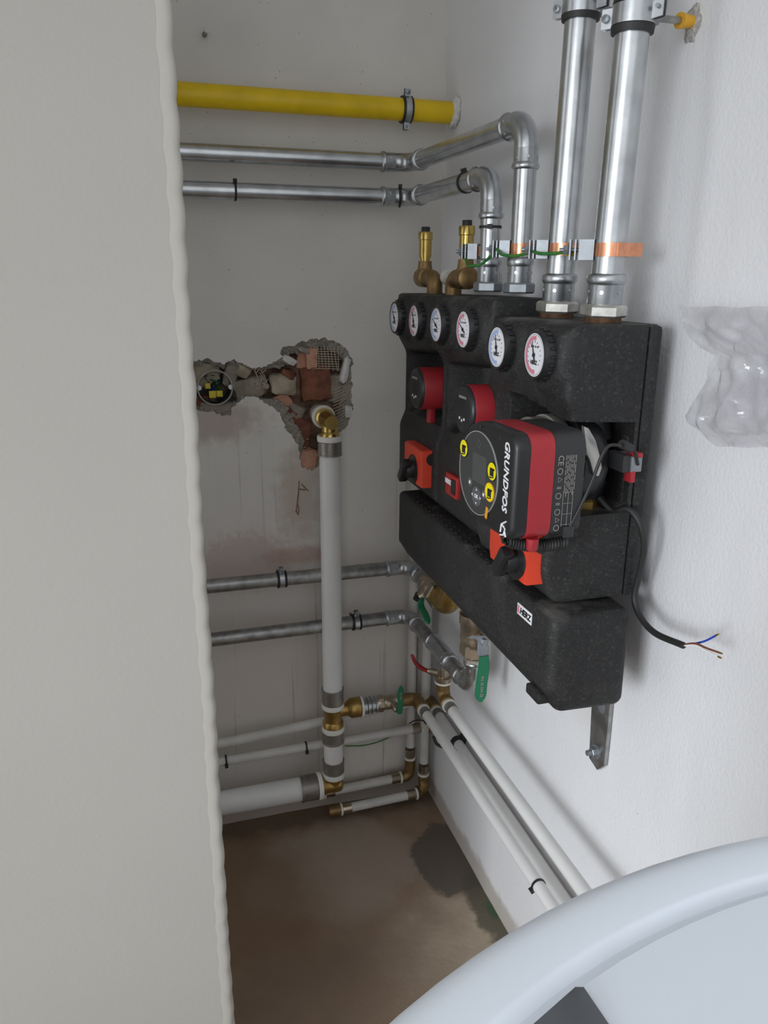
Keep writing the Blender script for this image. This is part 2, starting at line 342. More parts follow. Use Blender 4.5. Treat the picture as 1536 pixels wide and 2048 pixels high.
def bead(mb, p, d, r, ln):
    """press sleeve of a fitting: starts at p (body) runs along d for ln and ends in an O-ring bead"""
    mb.lathe(p, d, [(-0.002, r * 1.06), (0, r * 1.10), (ln * 0.62, r * 1.10), (ln * 0.66, r * 1.13), (ln * 0.72, r * 1.22), (ln * 0.82, r * 1.25), (ln * 0.92, r * 1.22), (ln * 0.98, r * 1.12), (ln, r * 1.03)], 28)
    u, w, dd = basis(d)
    for k in range(6):
        a = k * math.pi / 3 + 0.3; q = V(p) + dd * ln * 0.4 + (u * math.cos(a) + w * math.sin(a)) * r * 1.09
        mb.cyl(q, q + (u * math.cos(a) + w * math.sin(a)) * 0.001, 0.0026, 8)

def silver_run(t, pts, r, rb, m='galv', me='fitting', sl=0.030):
    pts = [V(p) for p in pts]; n = len(pts); cur = pts[0]
    for i in range(1, n):
        d = (pts[i] - pts[i - 1]).normalized()
        if i < n - 1:
            d2 = (pts[i + 1] - pts[i]).normalized(); e = pts[i] - d * rb
            MB().cyl(cur, e, r, 28).build('pipe', m, t)
            mb = MB().tube(arc(pts[i], -d * rb, d2 * rb), r * 1.08, 28, cap=False)
            bead(mb, e, -d, r, sl); s2 = pts[i] + d2 * rb; bead(mb, s2, d2, r, sl)
            mb.build('elbow', me, t); cur = s2
        else:
            MB().cyl(cur, pts[i], r, 28).build('pipe', m, t)

# ================================================================== SETTING
# back wall with the broken opening
hole_px = [(352, 742), (380, 733), (394, 721), (413, 718), (434, 724), (448, 730), (457, 721), (471, 720), (483, 727), (498, 732), (511, 737), (530, 734), (544, 724), (558, 720), (566, 714), (557, 703), (568, 696), (586, 693), (605, 683), (628, 679), (650, 677), (673, 682), (689, 694), (700, 706), (705, 729), (701, 750), (706, 771), (702, 799), (707, 813), (699, 834), (694, 856), (680, 866), (664, 875), (650, 885), (645, 905), (638, 934), (622, 940), (606, 936), (600, 915), (597, 892), (586, 876), (572, 858), (566, 838), (556, 822), (540, 810), (525, 800), (510, 795), (497, 795), (484, 799), (474, 806), (466, 815), (464, 830), (448, 832), (430, 824), (408, 824), (385, 820), (352, 815)]
hole = []
for i, p in enumerate(hole_px):                         # roughen the broken edge
    q = hole_px[(i + 1) % len(hole_px)]
    for k in range(4):
        f = k / 4; x = p[0] + (q[0] - p[0]) * f; y = p[1] + (q[1] - p[1]) * f
        if x > 360: x += random.uniform(-2.6, 2.6); y += random.uniform(-2.6, 2.6)
        w = PY(x, y, 0); hole.append((w.x, w.z))
def poly_holes(outer, inner, y):
    loops = [[V((a, b, 0)) for a, b in outer], [V((a, b, 0)) for a, b in inner]]
    tri = tessellate_polygon(loops); pts = outer + inner
    return [V((a, y, b)) for a, b in pts], [list(t) for t in tri]
mb = MB()
outer = [(-2.2, -0.06), (0.12, -0.06), (0.12, 2.6), (-2.2, 2.6)]
mb.add(*poly_holes(outer, hole, 0.0))
nh = len(hole)
mb.add([V((a, 0, b)) for a, b in hole] + [V((a, 0.012, b)) for a, b in hole], [[i, (i + 1) % nh, nh + (i + 1) % nh, nh + i] for i in range(nh)])
mb.add([(-2.2, 0.16, -0.06), (0.12, 0.16, -0.06), (0.12, 0.16, 2.6), (-2.2, 0.16, 2.6)], [[0, 1, 2, 3]])
wall_back = struct(mb.build('wall_back', 'wall_back', ang=0, fix=False))
# mortar ledge inside the edge
inner = []
for a, b in hole:
    if a > -0.43: c = (-0.298, 1.19); f = 0.80
    else: c = (a, 1.195); f = 0.82
    if b < 1.02: c = (-0.335, b); f = 0.8
    inner.append((c[0] + (a - c[0]) * f + random.uniform(-.003, .003), c[1] + (b - c[1]) * f + random.uniform(-.003, .003)))
vs = [V((a, 0.004 + random.uniform(0, .004), b)) for a, b in hole] + [V((a, 0.010 + random.uniform(0, .008), b)) for a, b in inner] + [V((a, 0.055, b)) for a, b in inner]
fs = [[i, (i + 1) % nh, nh + (i + 1) % nh, nh + i] for i in range(nh)] + [[nh + i, nh + (i + 1) % nh, 2 * nh + (i + 1) % nh, 2 * nh + i] for i in range(nh)]
MB().add(vs, fs).build('mortar_coat', 'mortar', wall_back, ang=0, fix=False)
# rubble bed at the bottom of the opening
gx = np.linspace(-0.68, -0.19, 80); gz = np.linspace(0.93, 1.33, 66)
vs = []
for z in gz:
    for x in gx:
        h = noise.noise(V((x * 16, z * 16, 3))) * 0.018 + noise.noise(V((x * 45, z * 45, 9))) * 0.009
        vs.append(V((x, 0.040 + h, z)))
fs = [[j * 80 + i, j * 80 + i + 1, (j + 1) * 80 + i + 1, (j + 1) * 80 + i] for j in range(65) for i in range(79)]
MB().add(vs, fs).build('rubble_bed', 'dirt', wall_back, ang=60, fix=False)
def rock(name, px, py, w, h, d, m, y=0.03, rot=0.0, blocky=0.5, seed=0):
    bm = bmesh.new(); bmesh.ops.create_cube(bm, size=2); bmesh.ops.subdivide_edges(bm, edges=bm.edges[:], cuts=4, use_grid_fill=True)
    c = PY(px, py, y); R = Matrix.Rotation(rot, 3, 'Y')
    for v in bm.verts:
        p = v.co.copy(); sp = p.normalized() * 1.1; p = p.lerp(sp, 1 - blocky)
        p *= 1 + 0.22 * noise.noise(p * 1.3 + V((seed * 3.1, seed, 0))) + 0.08 * noise.noise(p * 4 + V((seed, 0, seed)))
        v.co = c + R @ V((p.x * w / 2, p.y * d / 2, p.z * h / 2))
    bm.verts.index_update(); mb = MB().add([v.co for v in bm.verts], [[v.index for v in f.verts] for f in bm.faces]); bm.free()
    return mb.build(name, m, wall_back, ang=50)
rock('stone', 566, 768, .068, .052, .05, 'stone', .030, .15, .35, 1)
rock('stone', 575, 748, .034, .026, .04, 'brickd', .026, .3, .4, 2)
rock('stone', 498, 775, .085, .050, .05, 'stone2', .036, -.15, .4, 3)
rock('stone', 408, 748, .075, .062, .05, 'stone', .040, .1, .5, 4)
rock('stone', 460, 748, .034, .060, .04, 'stone2', .032, .3, .5, 5)
rock('stone', 484, 742, .036, .026, .04, 'stone', .028, .5, .5, 6)
rock('stone', 531, 772, .016, .014, .02, 'stone', .018, 0, .2, 7)
rock('stone', 436, 815, .090, .030, .04, 'stone2', .030, .05, .5, 8)
rock('stone', 400, 805, .045, .040, .04, 'brickd', .040, .0, .6, 9)
rock('stone', 574, 830, .07, .075, .05, 'stone2', .050, .5, .5, 10)
rock('brick', 628, 765, .075, .085, .05, 'brickd', .034, -.1, .75, 11)
rock('brick', 668, 775, .040, .070, .05, 'stone2', .044, .0, .7, 12)
rock('brick', 622, 716, .026, .048, .03, 'brickp', .014, .0, .9, 13)
rock('brick', 604, 720, .030, .040, .03, 'brickp', .034, .1, .8, 14)
rock('brick', 560, 826, .075, .05, .05, 'brickd', .048, .6, .6, 15)
rock('brick', 592, 866, .062, .075, .05, 'brickd', .046, .2, .6, 16)
rock('brick', 616, 918, .045, .05, .03, 'brickp', .022, .1, .6, 17)
rock('brick', 560, 802, .05, .036, .04, 'brickp', .040, -.4, .6, 18)
rock('plaster_lump', 690, 740, .016, .062, .03, 'patch', .010, .22, .5, 19)
rock('plaster_lump', 695, 822, .020, .030, .03, 'patch', .012, .0, .5, 20)
rock('plaster_lump', 578, 720, .035, .016, .03, 'patch', .010, .5, .5, 21)
rock('plaster_lump', 608, 700, .03, .012, .02, 'mortar', .006, .4, .5, 22)
# fibre mesh strips
mm = MB()
def strip(p):
    mm.tube(p, 0.0008, 5)
for i in range(9):
    x = 622 + i * 6.6; strip([PY(x, 692, .006), PY(x + 2, 715, .002), PY(x + 4 + random.uniform(-3, 3), 742, .012)])
for j in range(9):
    y = 697 + j * 4.9; strip([PY(612 + random.uniform(-6, 6), y, .008), PY(645, y + 1, .000), PY(678 + random.uniform(-4, 4), y + 2, .006)])
for i in range(8):
    strip([PY(672 + i * 3.5, 850 - i * 2, .010), PY(682 + i * 3, 800, .002), PY(690 + i * 2.2, 764 + i, .010)])
for j in range(14):
    y = 766 + j * 6.2; strip([PY(694 + random.uniform(-3, 6), y, .010), PY(682, y + 8, .001), PY(668 + random.uniform(-3, 3), y + 15, .012)])
for i in range(14):
    x = 508 + random.uniform(0, 26); y = 752 + random.uniform(-14, 22); strip([PY(x, y, .004), PY(x + random.uniform(-10, 10), y + random.uniform(-16, 12), .002)])
for i in range(14):
    x = 598 + random.uniform(-6, 18); y = 888 + random.uniform(-10, 44); strip([PY(x, y, .004), PY(x + random.uniform(-6, 6), y + random.uniform(-10, 10), .002)])
mo = mm.build('reinforcement_mesh', 'mesh', wall_back); mo['kind'] = 'stuff'
# scar below the opening: a chiselled groove
mb = MB()
for pp in ([(598, 962), (597, 985), (594, 1010)], [(594, 1010), (592, 1024), (596, 1030), (598, 1018), (595, 1008)], [(603, 968), (612, 978), (616, 982)], [(598, 978), (610, 980)]):
    mb.tube([PY(x, y, -.0004) for x, y in pp], 0.0016, 6)
mb.build('scratch_mark', 'dirt', wall_back)

# right wall: gently uneven plaster with a raised coat near the front
ys = np.concatenate([np.linspace(0.0, -1.3, 120), np.linspace(-1.35, -3.4, 20)]); zs = np.linspace(-0.06, 2.6, 120)
def sm(x, a, b):
    t = min(1, max(0, (x - a) / (b - a))); return t * t * (3 - 2 * t)
vs = []
for z in zs:
    for y in ys:
        st = sm(-y + 0.008 * noise.noise(V((z * 9, 0, 2))), 0.92, 0.95) * sm(z, 1.32, 1.5) * 0.004
        x = -st + 0.0022 * noise.noise(V((y * 5, z * 5, 1))) + 0.0008 * noise.noise(V((y * 22, z * 22, 5)))
        if y == 0.0: x = 0
        vs.append(V((x, y, z)))
ny = len(ys); fs = [[j * ny + i, j * ny + i + 1, (j + 1) * ny + i + 1, (j + 1) * ny + i] for j in range(119) for i in range(ny - 1)]
o = len(vs); vs += [V((0.12, 0.0, -.06)), V((0.12, -3.4, -.06)), V((0.12, -3.4, 2.6)), V((0.12, 0, 2.6))]; fs.append([o, o + 1, o + 2, o + 3])
wall_right = struct(MB().add(vs, fs).build('wall_right', 'wall_right', ang=60, fix=False))

# floor
mb = MB()
gx = np.linspace(-2.2, 0.0, 90); gy = np.linspace(-3.4, 0.0, 120); vs = []
for y in gy:
    for x in gx: vs.append(V((x, y, 0.004 * noise.noise(V((x * 4, y * 4, 0))) + 0.0015 * noise.noise(V((x * 18, y * 18, 4))))))
fs = [[j * 90 + i, j * 90 + i + 1, (j + 1) * 90 + i + 1, (j + 1) * 90 + i] for j in range(119) for i in range(89)]
mb.add(vs, fs).add([(-2.2, -3.4, -.1), (0, -3.4, -.1), (0, 0, -.1), (-2.2, 0, -.1)], [[0, 1, 2, 3]])
struct(mb.build('floor', 'floor', ang=60, fix=False))
struct(MB().box((-2.2, -1.85, 2.6), (0.12, 0.16, 2.7)).build('ceiling', 'ceiling', ang=0))

# partition at the left with its scalloped rounded edge
YP = -0.90
x_e = PY(379, 570, YP).x
outl = []
zz = np.linspace(-0.02, 2.6, 420)
def edge_x(z):
    return x_e - 0.0024 * (1 - abs(math.sin(z * math.pi / 0.048 + 1.6 * noise.noise(V((z * 6, 0, 0)))))) - 0.002 * noise.noise(V((z * 5, 3, 1))) + 0.001
prof = [(-0.018, -0.0003), (-0.010, -0.0003), (-0.0065, 0.0006), (-0.003, 0.0022), (-0.001, 0.005), (0.0, 0.009), (0.0, 0.12)]
vs = []; fs = []
for z in zz:
    e = edge_x(z)
    for dx, dy in prof: vs.append(V((e + dx, YP + dy, z)))
n = len(prof); fs = [[j * n + i, j * n + i + 1, (j + 1) * n + i + 1, (j + 1) * n + i] for j in range(len(zz) - 1) for i in range(n - 1)]
wl = MB().box((-2.2, YP, -.02), (x_e - 0.0105, YP + .12, 2.6))
wall_left = struct(wl.build('wall_left', 'partition', ang=0))
MB().add(vs, fs).build('corner_bead', 'edge', wall_left, ang=60, fix=False)

# ================================================================== PUMP STATIONS
XB = -0.045
def smooth_field(yf, yn, zb, zt, fn, ylines, zlines, name, m, parent, back=-0.07):
    ysl = sorted(set([round(v, 5) for v in list(np.linspace(yf, yn, 56)) + ylines if min(yf, yn) <= v <= max(yf, yn)]), reverse=True)
    zsl = sorted(set([round(v, 5) for v in list(np.linspace(zb, zt, 90)) + zlines if zb <= v <= zt]))
    ny, nz = len(ysl), len(zsl); vs = []; fs = []
    for z in zsl:
        for y in ysl: vs.append(V((-fn(y, z), y, z)))
    for j in range(nz - 1):
        for i in range(ny - 1): fs.append([j * ny + i, j * ny + i + 1, (j + 1) * ny + i + 1, (j + 1) * ny + i])
    bd = [(0, i) for i in range(ny)] + [(j, ny - 1) for j in range(1, nz)] + [(nz - 1, i) for i in range(ny - 2, -1, -1)] + [(j, 0) for j in range(nz - 2, 0, -1)]
    o = len(vs); nb = len(bd)
    for j, i in bd: vs.append(V((back, ysl[i], zsl[j])))
    for k in range(nb):
        a = bd[k]; b = bd[(k + 1) % nb]; fs.append([a[0] * ny + a[1], o + k, o + (k + 1) % nb, b[0] * ny + b[1]])
    fs.append([o + k for k in range(nb)])
    return MB().add(vs, fs).build(name, m, parent, ang=38)

def rnd(y, z, yf, yn, zb, zt, r=0.012):
    """rounded border: how much the front falls back near the outline"""
    d = min(yf - y, y - yn, zt - z, z - zb)
    if d >= r: return 0.0
    t = 1 - max(d, 0) / r; return r * (1 - math.sqrt(max(0, 1 - t * t)))

def gauge(t, y, z, x, band, needle):
    """thermometer in its black knob: bezel > dial, scale band with painted refraction, needle, lettering"""
    c = V((x, y, z)); mb = MB()
    mb.lathe(c + V((0.045, 0, 0)), (-1, 0, 0), [(0, .031), (0.014, .034), (0.018, .0345), (0.040, .0335), (0.0445, .0318), (0.045, .0295), (0.0425, .0288), (0.0425, .001)], 40)
    for k in range(20):
        a = 2 * math.pi * k / 20; q = c + V((0.027, math.cos(a) * .0345, math.sin(a) * .0345)); mb.cyl(q, q + V((-0.020, 0, 0)), .0022, 8)
    g = mb.build('thermometer', 'black', t)
    d = c + V((0.0022, 0, 0))
    MB().cyl(d, d + V((-0.0012, 0, 0)), .0285, 40).build('dial', 'dial', g)
    def seg(r0, r1, a0, a1, xx, n=28):
        vs = []; 
        for i in range(n + 1):
            a = a0 + (a1 - a0) * i / n
            for r in (r0, r1): vs.append(V((xx, y + math.sin(a) * r, z + math.cos(a) * r)))
        return vs, [[2 * i, 2 * i + 1, 2 * i + 3, 2 * i + 2] for i in range(n)]
    xx = d.x - 0.0014
    s = MB(); s.add(*seg(.0195, .0250, math.radians(-10), math.radians(190), xx)); s.build('scale_refraction_band', 'dialblue' if band == 'b' else 'dialred', g, ang=0, fix=False)  # scale band widened and paled to paint in the bezel refracted by glass
    s = MB(); s.add(*seg(.0262, .0270, 0, 2 * math.pi, xx, 40)); s.build('scale_ring', 'greyp', g, ang=0, fix=False)
    k = MB()
    for i in range(13):
        a = math.radians(-130 + i * 21); p = V((0, math.sin(a), math.cos(a)))
        k.tube([V((xx, y, z)) + p * .0165, V((xx, y, z)) + p * .0188], .00045, 5)
    a = math.radians(needle); p = V((0, math.sin(a), math.cos(a)))
    k.tube([V((xx - .0008, y, z)) - p * .009, V((xx - .0008, y, z)), V((xx - .0008, y, z)) + p * .018], [.0013, .0010, .0004], 6)
    k.cyl((xx, y, z), (xx - .0016, y, z), .003, 12)
    k.build('needle', 'black', g)
    lay(text('HERZ', .0075, 0, .0003, .0001), (xx - .0002, y, z - .010), (0, -1, 0), (0, 0, 1)).build('lettering', 'black', g, ang=0)
    lay(text('20  40  60  80', .004, 0, .0, .0001), (xx - .0002, y, z + .011), (0, -1, 0), (0, 0, 1)).build('numerals', 'black', g, ang=0)
    return g

# --- two smaller stations
def small_station(yf, yn, yp, ygs, zt, label, needles):
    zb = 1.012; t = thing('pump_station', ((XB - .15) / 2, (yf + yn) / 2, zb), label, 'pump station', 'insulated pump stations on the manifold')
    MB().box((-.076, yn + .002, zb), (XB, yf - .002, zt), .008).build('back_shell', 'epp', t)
    def fn(y, z):
        d = 0.156 + 0.020 * sm(z, 1.285, 1.335)
        for g in ygs:                                                  # raised collars round the thermometers
            rr = math.hypot(y - g, z - 1.366); d += 0.010 * (1 - sm(rr, 0.040, 0.056))
        d += 0.012 * sm(z, 1.17, 1.13)
        yl = yf - 0.045; yr = yn + 0.012
        d -= 0.075 * sm(y, yr - 0.004, yr + 0.006) * (1 - sm(y, yl, yl + 0.03)) * sm(z, 1.165, 1.19) * (1 - sm(z, 1.285, 1.318 - 0.02 * sm(y, yn, yf)))
        return d - rnd(y, z, yf, yn, zb, zt)
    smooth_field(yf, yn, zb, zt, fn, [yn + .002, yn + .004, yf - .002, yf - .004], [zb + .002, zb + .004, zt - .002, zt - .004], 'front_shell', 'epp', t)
    for i, g in enumerate(ygs): gauge(t, g, 1.366, -0.200, 'b' if i == 0 else 'r', needles[i])
    if yf < -.4: MB().box((-.156, yn + .012, 1.248), (-.085, yn + .046, 1.290), .002).build('clip_block', 'epp', t)
    return t
st1 = small_station(-.205, -.448, -.385, (-.262, -.388), 1.414, 'black foam pump station farthest along the wall, under the brass air vents', (40, 20))
st2 = small_station(-.452, -.700, -.635, (-.512, -.640), 1.416, 'black foam pump station in the middle of the three', (60, 60))

# --- large near station
yf, yn, zt, zb = -.705, -.955, 1.391, 1.010
st3 = thing('pump_station', (-.12, -.83, zb), 'large black foam pump station nearest the camera with open side', 'pump station', 'insulated pump stations on the manifold')
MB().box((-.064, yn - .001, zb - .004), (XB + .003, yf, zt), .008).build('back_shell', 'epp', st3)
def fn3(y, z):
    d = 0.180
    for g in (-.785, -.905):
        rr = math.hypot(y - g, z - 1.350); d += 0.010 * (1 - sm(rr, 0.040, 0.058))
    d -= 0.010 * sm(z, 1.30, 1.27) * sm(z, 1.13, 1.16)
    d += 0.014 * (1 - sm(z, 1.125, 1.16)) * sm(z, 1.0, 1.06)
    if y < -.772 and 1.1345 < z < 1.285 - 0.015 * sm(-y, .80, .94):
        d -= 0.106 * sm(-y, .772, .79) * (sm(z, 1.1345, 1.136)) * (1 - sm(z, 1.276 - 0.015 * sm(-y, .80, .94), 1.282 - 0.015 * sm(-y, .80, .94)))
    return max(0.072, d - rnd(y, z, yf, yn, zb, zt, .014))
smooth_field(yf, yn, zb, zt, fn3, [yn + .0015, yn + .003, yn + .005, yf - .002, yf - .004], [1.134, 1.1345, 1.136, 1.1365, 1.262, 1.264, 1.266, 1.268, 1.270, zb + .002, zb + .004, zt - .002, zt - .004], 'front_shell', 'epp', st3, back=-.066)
gauge(st3, -.785, 1.350, -.205, 'b', 15); gauge(st3, -.905, 1.350, -.205, 'r', 22)

# --- valve actuators / knobs
def actuator(y0, y1, z0, z1, x0, x1, label, kf=.76, name='mixing_valve'):
    """red cap with bevelled base and black twist knob"""
    t = thing(name, ((x0 + x1) / 2, (y0 + y1) / 2, z0), label, 'valve', 'red mixing valves of the pump stations')
    mb = MB(); mp = lambda u, v, w: V((-w, -u, v))
    w = abs(y1 - y0); ua = -y0
    poly = [(ua + .006, z0), (ua + w, z0), (ua + w, z1), (ua, z1), (ua, z0 + .018)]
    mb.prism(poly, mp, -x0, -x1, .006, 2); mb.build('cap', 'orange', t)
    zc = (z0 + z1) / 2 - .008; yc = y0 - w * kf
    MB().cyl((x1 + .001, yc, zc), (x1 - .002, yc, zc), .030, 32).build('scale_disc', 'black', t)
    k = MB(); k.lathe((x1 - .002, yc, zc), (-1, 0, 0), [(0, .019), (.012, .018), (.016, .016)], 24)
    R = Matrix.Rotation(math.radians(35), 4, 'X'); h = MB().box((-.020, -.010, -.030), (.0, .010, .024), .005)
    h.xf(Matrix.Translation((x1 - .008, yc, zc)) @ R); k.v += []; k.add(h.v, h.f); k.build('knob', 'black', t)
    MB().cyl((x0 + (x1 - x0) * .35, y0 - w - .0004, z1 - .018), (x0 + (x1 - x0) * .35, y0 - w - .003, z1 - .018), .012, 24).build('plug', 'rubber', t)
    return t
actuator(-.822, -.944, 1.036, 1.112, -.180, -.219, 'bright red mixing valve with black knob under the big pump')
actuator(-.318, -.426, 1.040, 1.116, -.155, -.192, 'dull red mixing valve with black knob on the farthest station', .58)
t = thing('valve_scale', (-.168, -.575, 1.05), 'small dark red valve plate on the middle pump station', 'valve')
MB().box((-.176, -.580, 1.056), (-.164, -.522, 1.098), .003).build('plate', 'deepred', t)
lay(text('HERZ', .012, 0, .0005), (-.1764, -.539, 1.082), (0, -1, 0), (0, 0, 1)).build('lettering', 'white', t, ang=0)
MB().box((-.178, -.576, 1.064), (-.1765, -.556, 1.092), .001).build('dark_symbol', 'black', t)

# --- small round pumps
def small_pump(y, z, xf, r, label):
    t = thing('circulation_pump', (xf + .06, y, z - r), label, 'pump', 'round circulation pumps')
    MB().lathe((xf + .020, y, z), (1, 0, 0), [(-.012, r * 1.0), (-.010, r * 1.02), (.05, r * 1.02), (.052, r * .9), (.075, r * .85)], 40).build('motor_band', 'red', t)
    f = MB().lathe((xf + .010, y, z), (-1, 0, 0), [(0, r * 1.0), (.004, r * .99), (.008, r * .94), (.010, r * .86)], 40).build('front_cap', 'black', t)
    k = MB()
    for i in range(3): q = V((xf - .0002, y + (i - 1) * -.010, z - r * .42 + abs(i - 1) * .003)); k.cyl(q, q + V((-.0006, 0, 0)), .0024, 10)
    k.build('indicator_lights', 'white', f)
    lay(text('GRUNDFOS', .006, .0, .0002, .0002), (xf - .0004, y, z + r * .52), (0, -1, 0), (0, 0, 1)).build('lettering', 'greyp', f, ang=0)
    n = MB(); n.box((xf + .03, y - .006, z - r - .030), (xf + .044, y + .012, z - r * .8), .003); n.build('connector', 'red', t)
    return t
small_pump(-.392, 1.236, -.196, .0405, 'round red and black pump of the farthest station, connector below')
small_pump(-.645, 1.234, -.197, .0415, 'round red and black pump of the middle station, partly behind the big pump')

# --- the large pump
pump = thing('circulation_pump', (-.2, -.93, 1.13), 'large red and black pump with round display and white lettering', 'pump')
YAW = Matrix.Translation((-.27, -.93, 0)) @ Matrix.Rotation(math.radians(3.0), 4, 'Z') @ Matrix.Translation((.27, .93, 0))
uc, zc, rh, ur = .928, 1.1990, .0685, 1.024
def dshape(s=0.0, n=22):
    p = []
    for i in range(n + 1):
        a = math.radians(90 + 180 * i / n); p.append((uc + math.cos(a) * (rh + s), zc + math.sin(a) * (rh + s)))
    rc = .020
    for cx, cz, a0 in ((ur + s - rc, zc - rh - s + rc, -90), (ur + s - rc, zc + rh + s - rc, 0)):
        for i in range(7):
            a = math.radians(a0 + 15 * i); p.append((cx + math.cos(a) * rc, cz + math.sin(a) * rc))
    return p
mp = lambda u, v, w: V((-w, -u, v))
MB().prism(dshape(0), mp, .266, .287, .008, 3).xf(YAW).build('front_cover', 'black', pump)
MB().prism(dshape(.0005), mp, .2325, .266).xf(YAW).build('red_band', 'red', pump)
hb = MB().prism(dshape(-.001), mp, .188, .2325).xf(YAW).build('rear_housing', 'blackm', pump)
xf = -.2872
def fl(mb): return mb.xf(YAW)
dsp = fl(MB().cyl((xf, -uc, zc), (xf - .0012, -uc, zc), .0560, 56)).build('display_disc', 'display', pump)
fl(MB().lathe((xf, -uc, zc), (-1, 0, 0), [(0, .0565), (.0017, .0565), (.0017, .0555), (0, .0555)], 56, cap=False)).build('display_rim', 'rim', dsp)
fl(MB().box((xf - .0016, -uc - .024, zc - .012), (xf - .0010, -uc + .016, zc + .026))).build('screen', 'screen', dsp)
fl(MB().cyl((xf - .001, -uc, zc - .032), (xf - .0018, -uc, zc - .032), .0135, 28)).build('button', 'button', dsp)
for yy, z2 in ((.021, -.017), (-.021, -.024)):
    fl(MB().cyl((xf - .001, -uc + yy, zc + z2), (xf - .0018, -uc + yy, zc + z2), .006, 20)).build('button', 'button', dsp)
fl(lay(text('<  OK  >', .0075, 0, .0002, .0001), (xf - .0022, -uc, zc - .032), (0, -1, 0), (0, 0, 1))).build('lettering', 'white', dsp, ang=0)
k = MB()
for z2, s in ((-.0225, 1), (-.0415, -1)):
    k.add([V((xf - .0022, -uc - .002, zc + z2 - s * .0015)), V((xf - .0022, -uc + .002, zc + z2 - s * .0015)), V((xf - .0022, -uc, zc + z2 + s * .002))], [[0, 1, 2]])
for yy, z2 in ((.021, -.017), (-.021, -.024)): k.box((xf - .0024, -uc + yy - .002, zc + z2 - .002), (xf - .0021, -uc + yy + .002, zc + z2 + .002))
fl(k).build('arrow_marks', 'white', dsp, ang=0)
fl(MB().lathe((xf - .001, -uc, zc + .040), (-1, 0, 0), [(0, .0052), (.0008, .0052), (.0008, .0042), (0, .0042)], 24, cap=False)).build('round_mark', 'button', dsp)
for yy, z2, org in ((.044, .025, 0), (-.041, .012, 0), (-.037, -.0165, 1)):
    sk = fl(MB().cyl((xf - .001, -uc + yy, zc + z2), (xf - .0020, -uc + yy, zc + z2), .0118, 28)).build('sticker', 'sticker', dsp)
    q = MB().box((xf - .0024, -uc + yy - .005, zc + z2 - .006), (xf - .0019, -uc + yy + .005, zc + z2 + .004)).box((xf - .0024, -uc + yy - .007, zc + z2 + .002), (xf - .0019, -uc + yy + .004, zc + z2 + .0045)).box((xf - .0024, -uc + yy - .001, zc + z2 - .009), (xf - .0019, -uc + yy + .006, zc + z2 - .0072)).box((xf - .0024, -uc + yy - .005, zc + z2 - .008), (xf - .0019, -uc + yy - .0025, zc + z2 - .005))
    fl(q).build('sticker_symbol', 'black', sk)
    fl(MB().lathe((xf - .001, -uc + yy, zc + z2), (-1, 0, 0), [(0, .0128), (.0012, .0128), (.0012, .0116), (0, .0116)], 28, cap=False)).build('sticker_edge', 'tape' if org else 'black', sk)
tp = MB().box((-.0006, -.003, -.008), (.0, .003, .008)); tp.xf(Matrix.Translation((xf - .0014, -uc - .031, zc - .046)) @ Matrix.Rotation(.18, 4, 'X'))
fl(tp).build('tape_strip', 'tape', pump)
fl(lay(text('GRUNDFOS', .0166, .2, .00035, .0003, 1.02), (xf - .0004, -1.0035, zc + .0135), (0, 0, -1), (0, -1, 0))).build('lettering', 'white', pump, ang=0)
k = MB(); L0 = V((xf - .0006, -1.0035, zc - .053))
for pp in ([(.007, .006), (-.004, .004), (-.010, -.007)], [(-.004, .004), (.000, -.006), (.009, -.002), (.011, .0065)], [(.004, -.0045), (.010, -.008)]):
    k.tube([L0 + V((0, p[1], -p[0])) for p in pp], .0012, 6)
fl(k).build('emblem', 'white', pump)
k = MB()
for yy, z2 in ((-.985, .058), (-1.010, .052), (-1.010, -.053), (-.928, .0625)): k.cyl((xf, yy, zc + z2), (xf - .0005, yy, zc + z2), .0028, 12)
fl(k).build('screw_recess', 'blackm', pump)
# rating plate print on the near side of the rear housing
k = MB()
def sidetext(s, sz, x, z): return lay(text(s, sz, 0, .0, .0001), (x, -ur - .0002, z), (0, 0, -1), (1, 0, 0))
k2 = sidetext('CE', .011, -.2235, zc + .034); k.add(k2.v, k2.f)
for i, kind in enumerate('rtbrbrtr'):
    c0 = V((-.2235, -ur - .0002, zc + .020 - i * .0105)); n_ = 3 if kind == 't' else 14
    if kind == 'b':
        k.box(c0 + V((-.003, -.0002, -.0012)), c0 + V((.003, .0001, -.0004))).box(c0 + V((-.003, -.0002, .0006)), c0 + V((.003, .0001, .0014)))
    else:
        vs = []; 
        for a_ in range(n_):
            an = 2 * math.pi * a_ / n_
            for rr in (.0042, .0033): vs.append(c0 + V((math.cos(an) * rr, -.0002, math.sin(an) * rr)))
        k.add(vs, [[2 * a_, 2 * a_ + 1, (2 * a_ + 3) % (2 * n_), (2 * a_ + 2) % (2 * n_)] for a_ in range(n_)])
random.seed(3)
for i in range(7):
    x = -.2155 + i * .0023; z = zc + .040
    while z > zc - .004: ln = random.uniform(.004, .012); k.box((x - .00035, -ur - .0004, z - ln), (x + .00035, -ur, z)); z -= ln + .002
for x in (-.2165, -.209, -.2025): k.box((x - .0002, -ur - .0004, zc - .052), (x + .0002, -ur, zc - .006))
for z in (-.008, -.022, -.036, -.050): k.box((-.2165, -ur - .0004, zc + z - .0002), (-.2025, -ur, zc + z + .0002))
fl(k).build('rating_print', 'greyp', hb, ang=0)
fl(MB().box((-.212, -ur - .0016, zc - .068), (-.197, -ur + .004, zc - .053), .001)).build('side_cover', 'blackm', hb)
fl(MB().lathe((-.252, -1.0170, zc - rh - .014), (0, 0, 1), [(0, .0065), (.004, .0078), (.016, .0082)], 20)).build('cable_gland', 'red', pump)
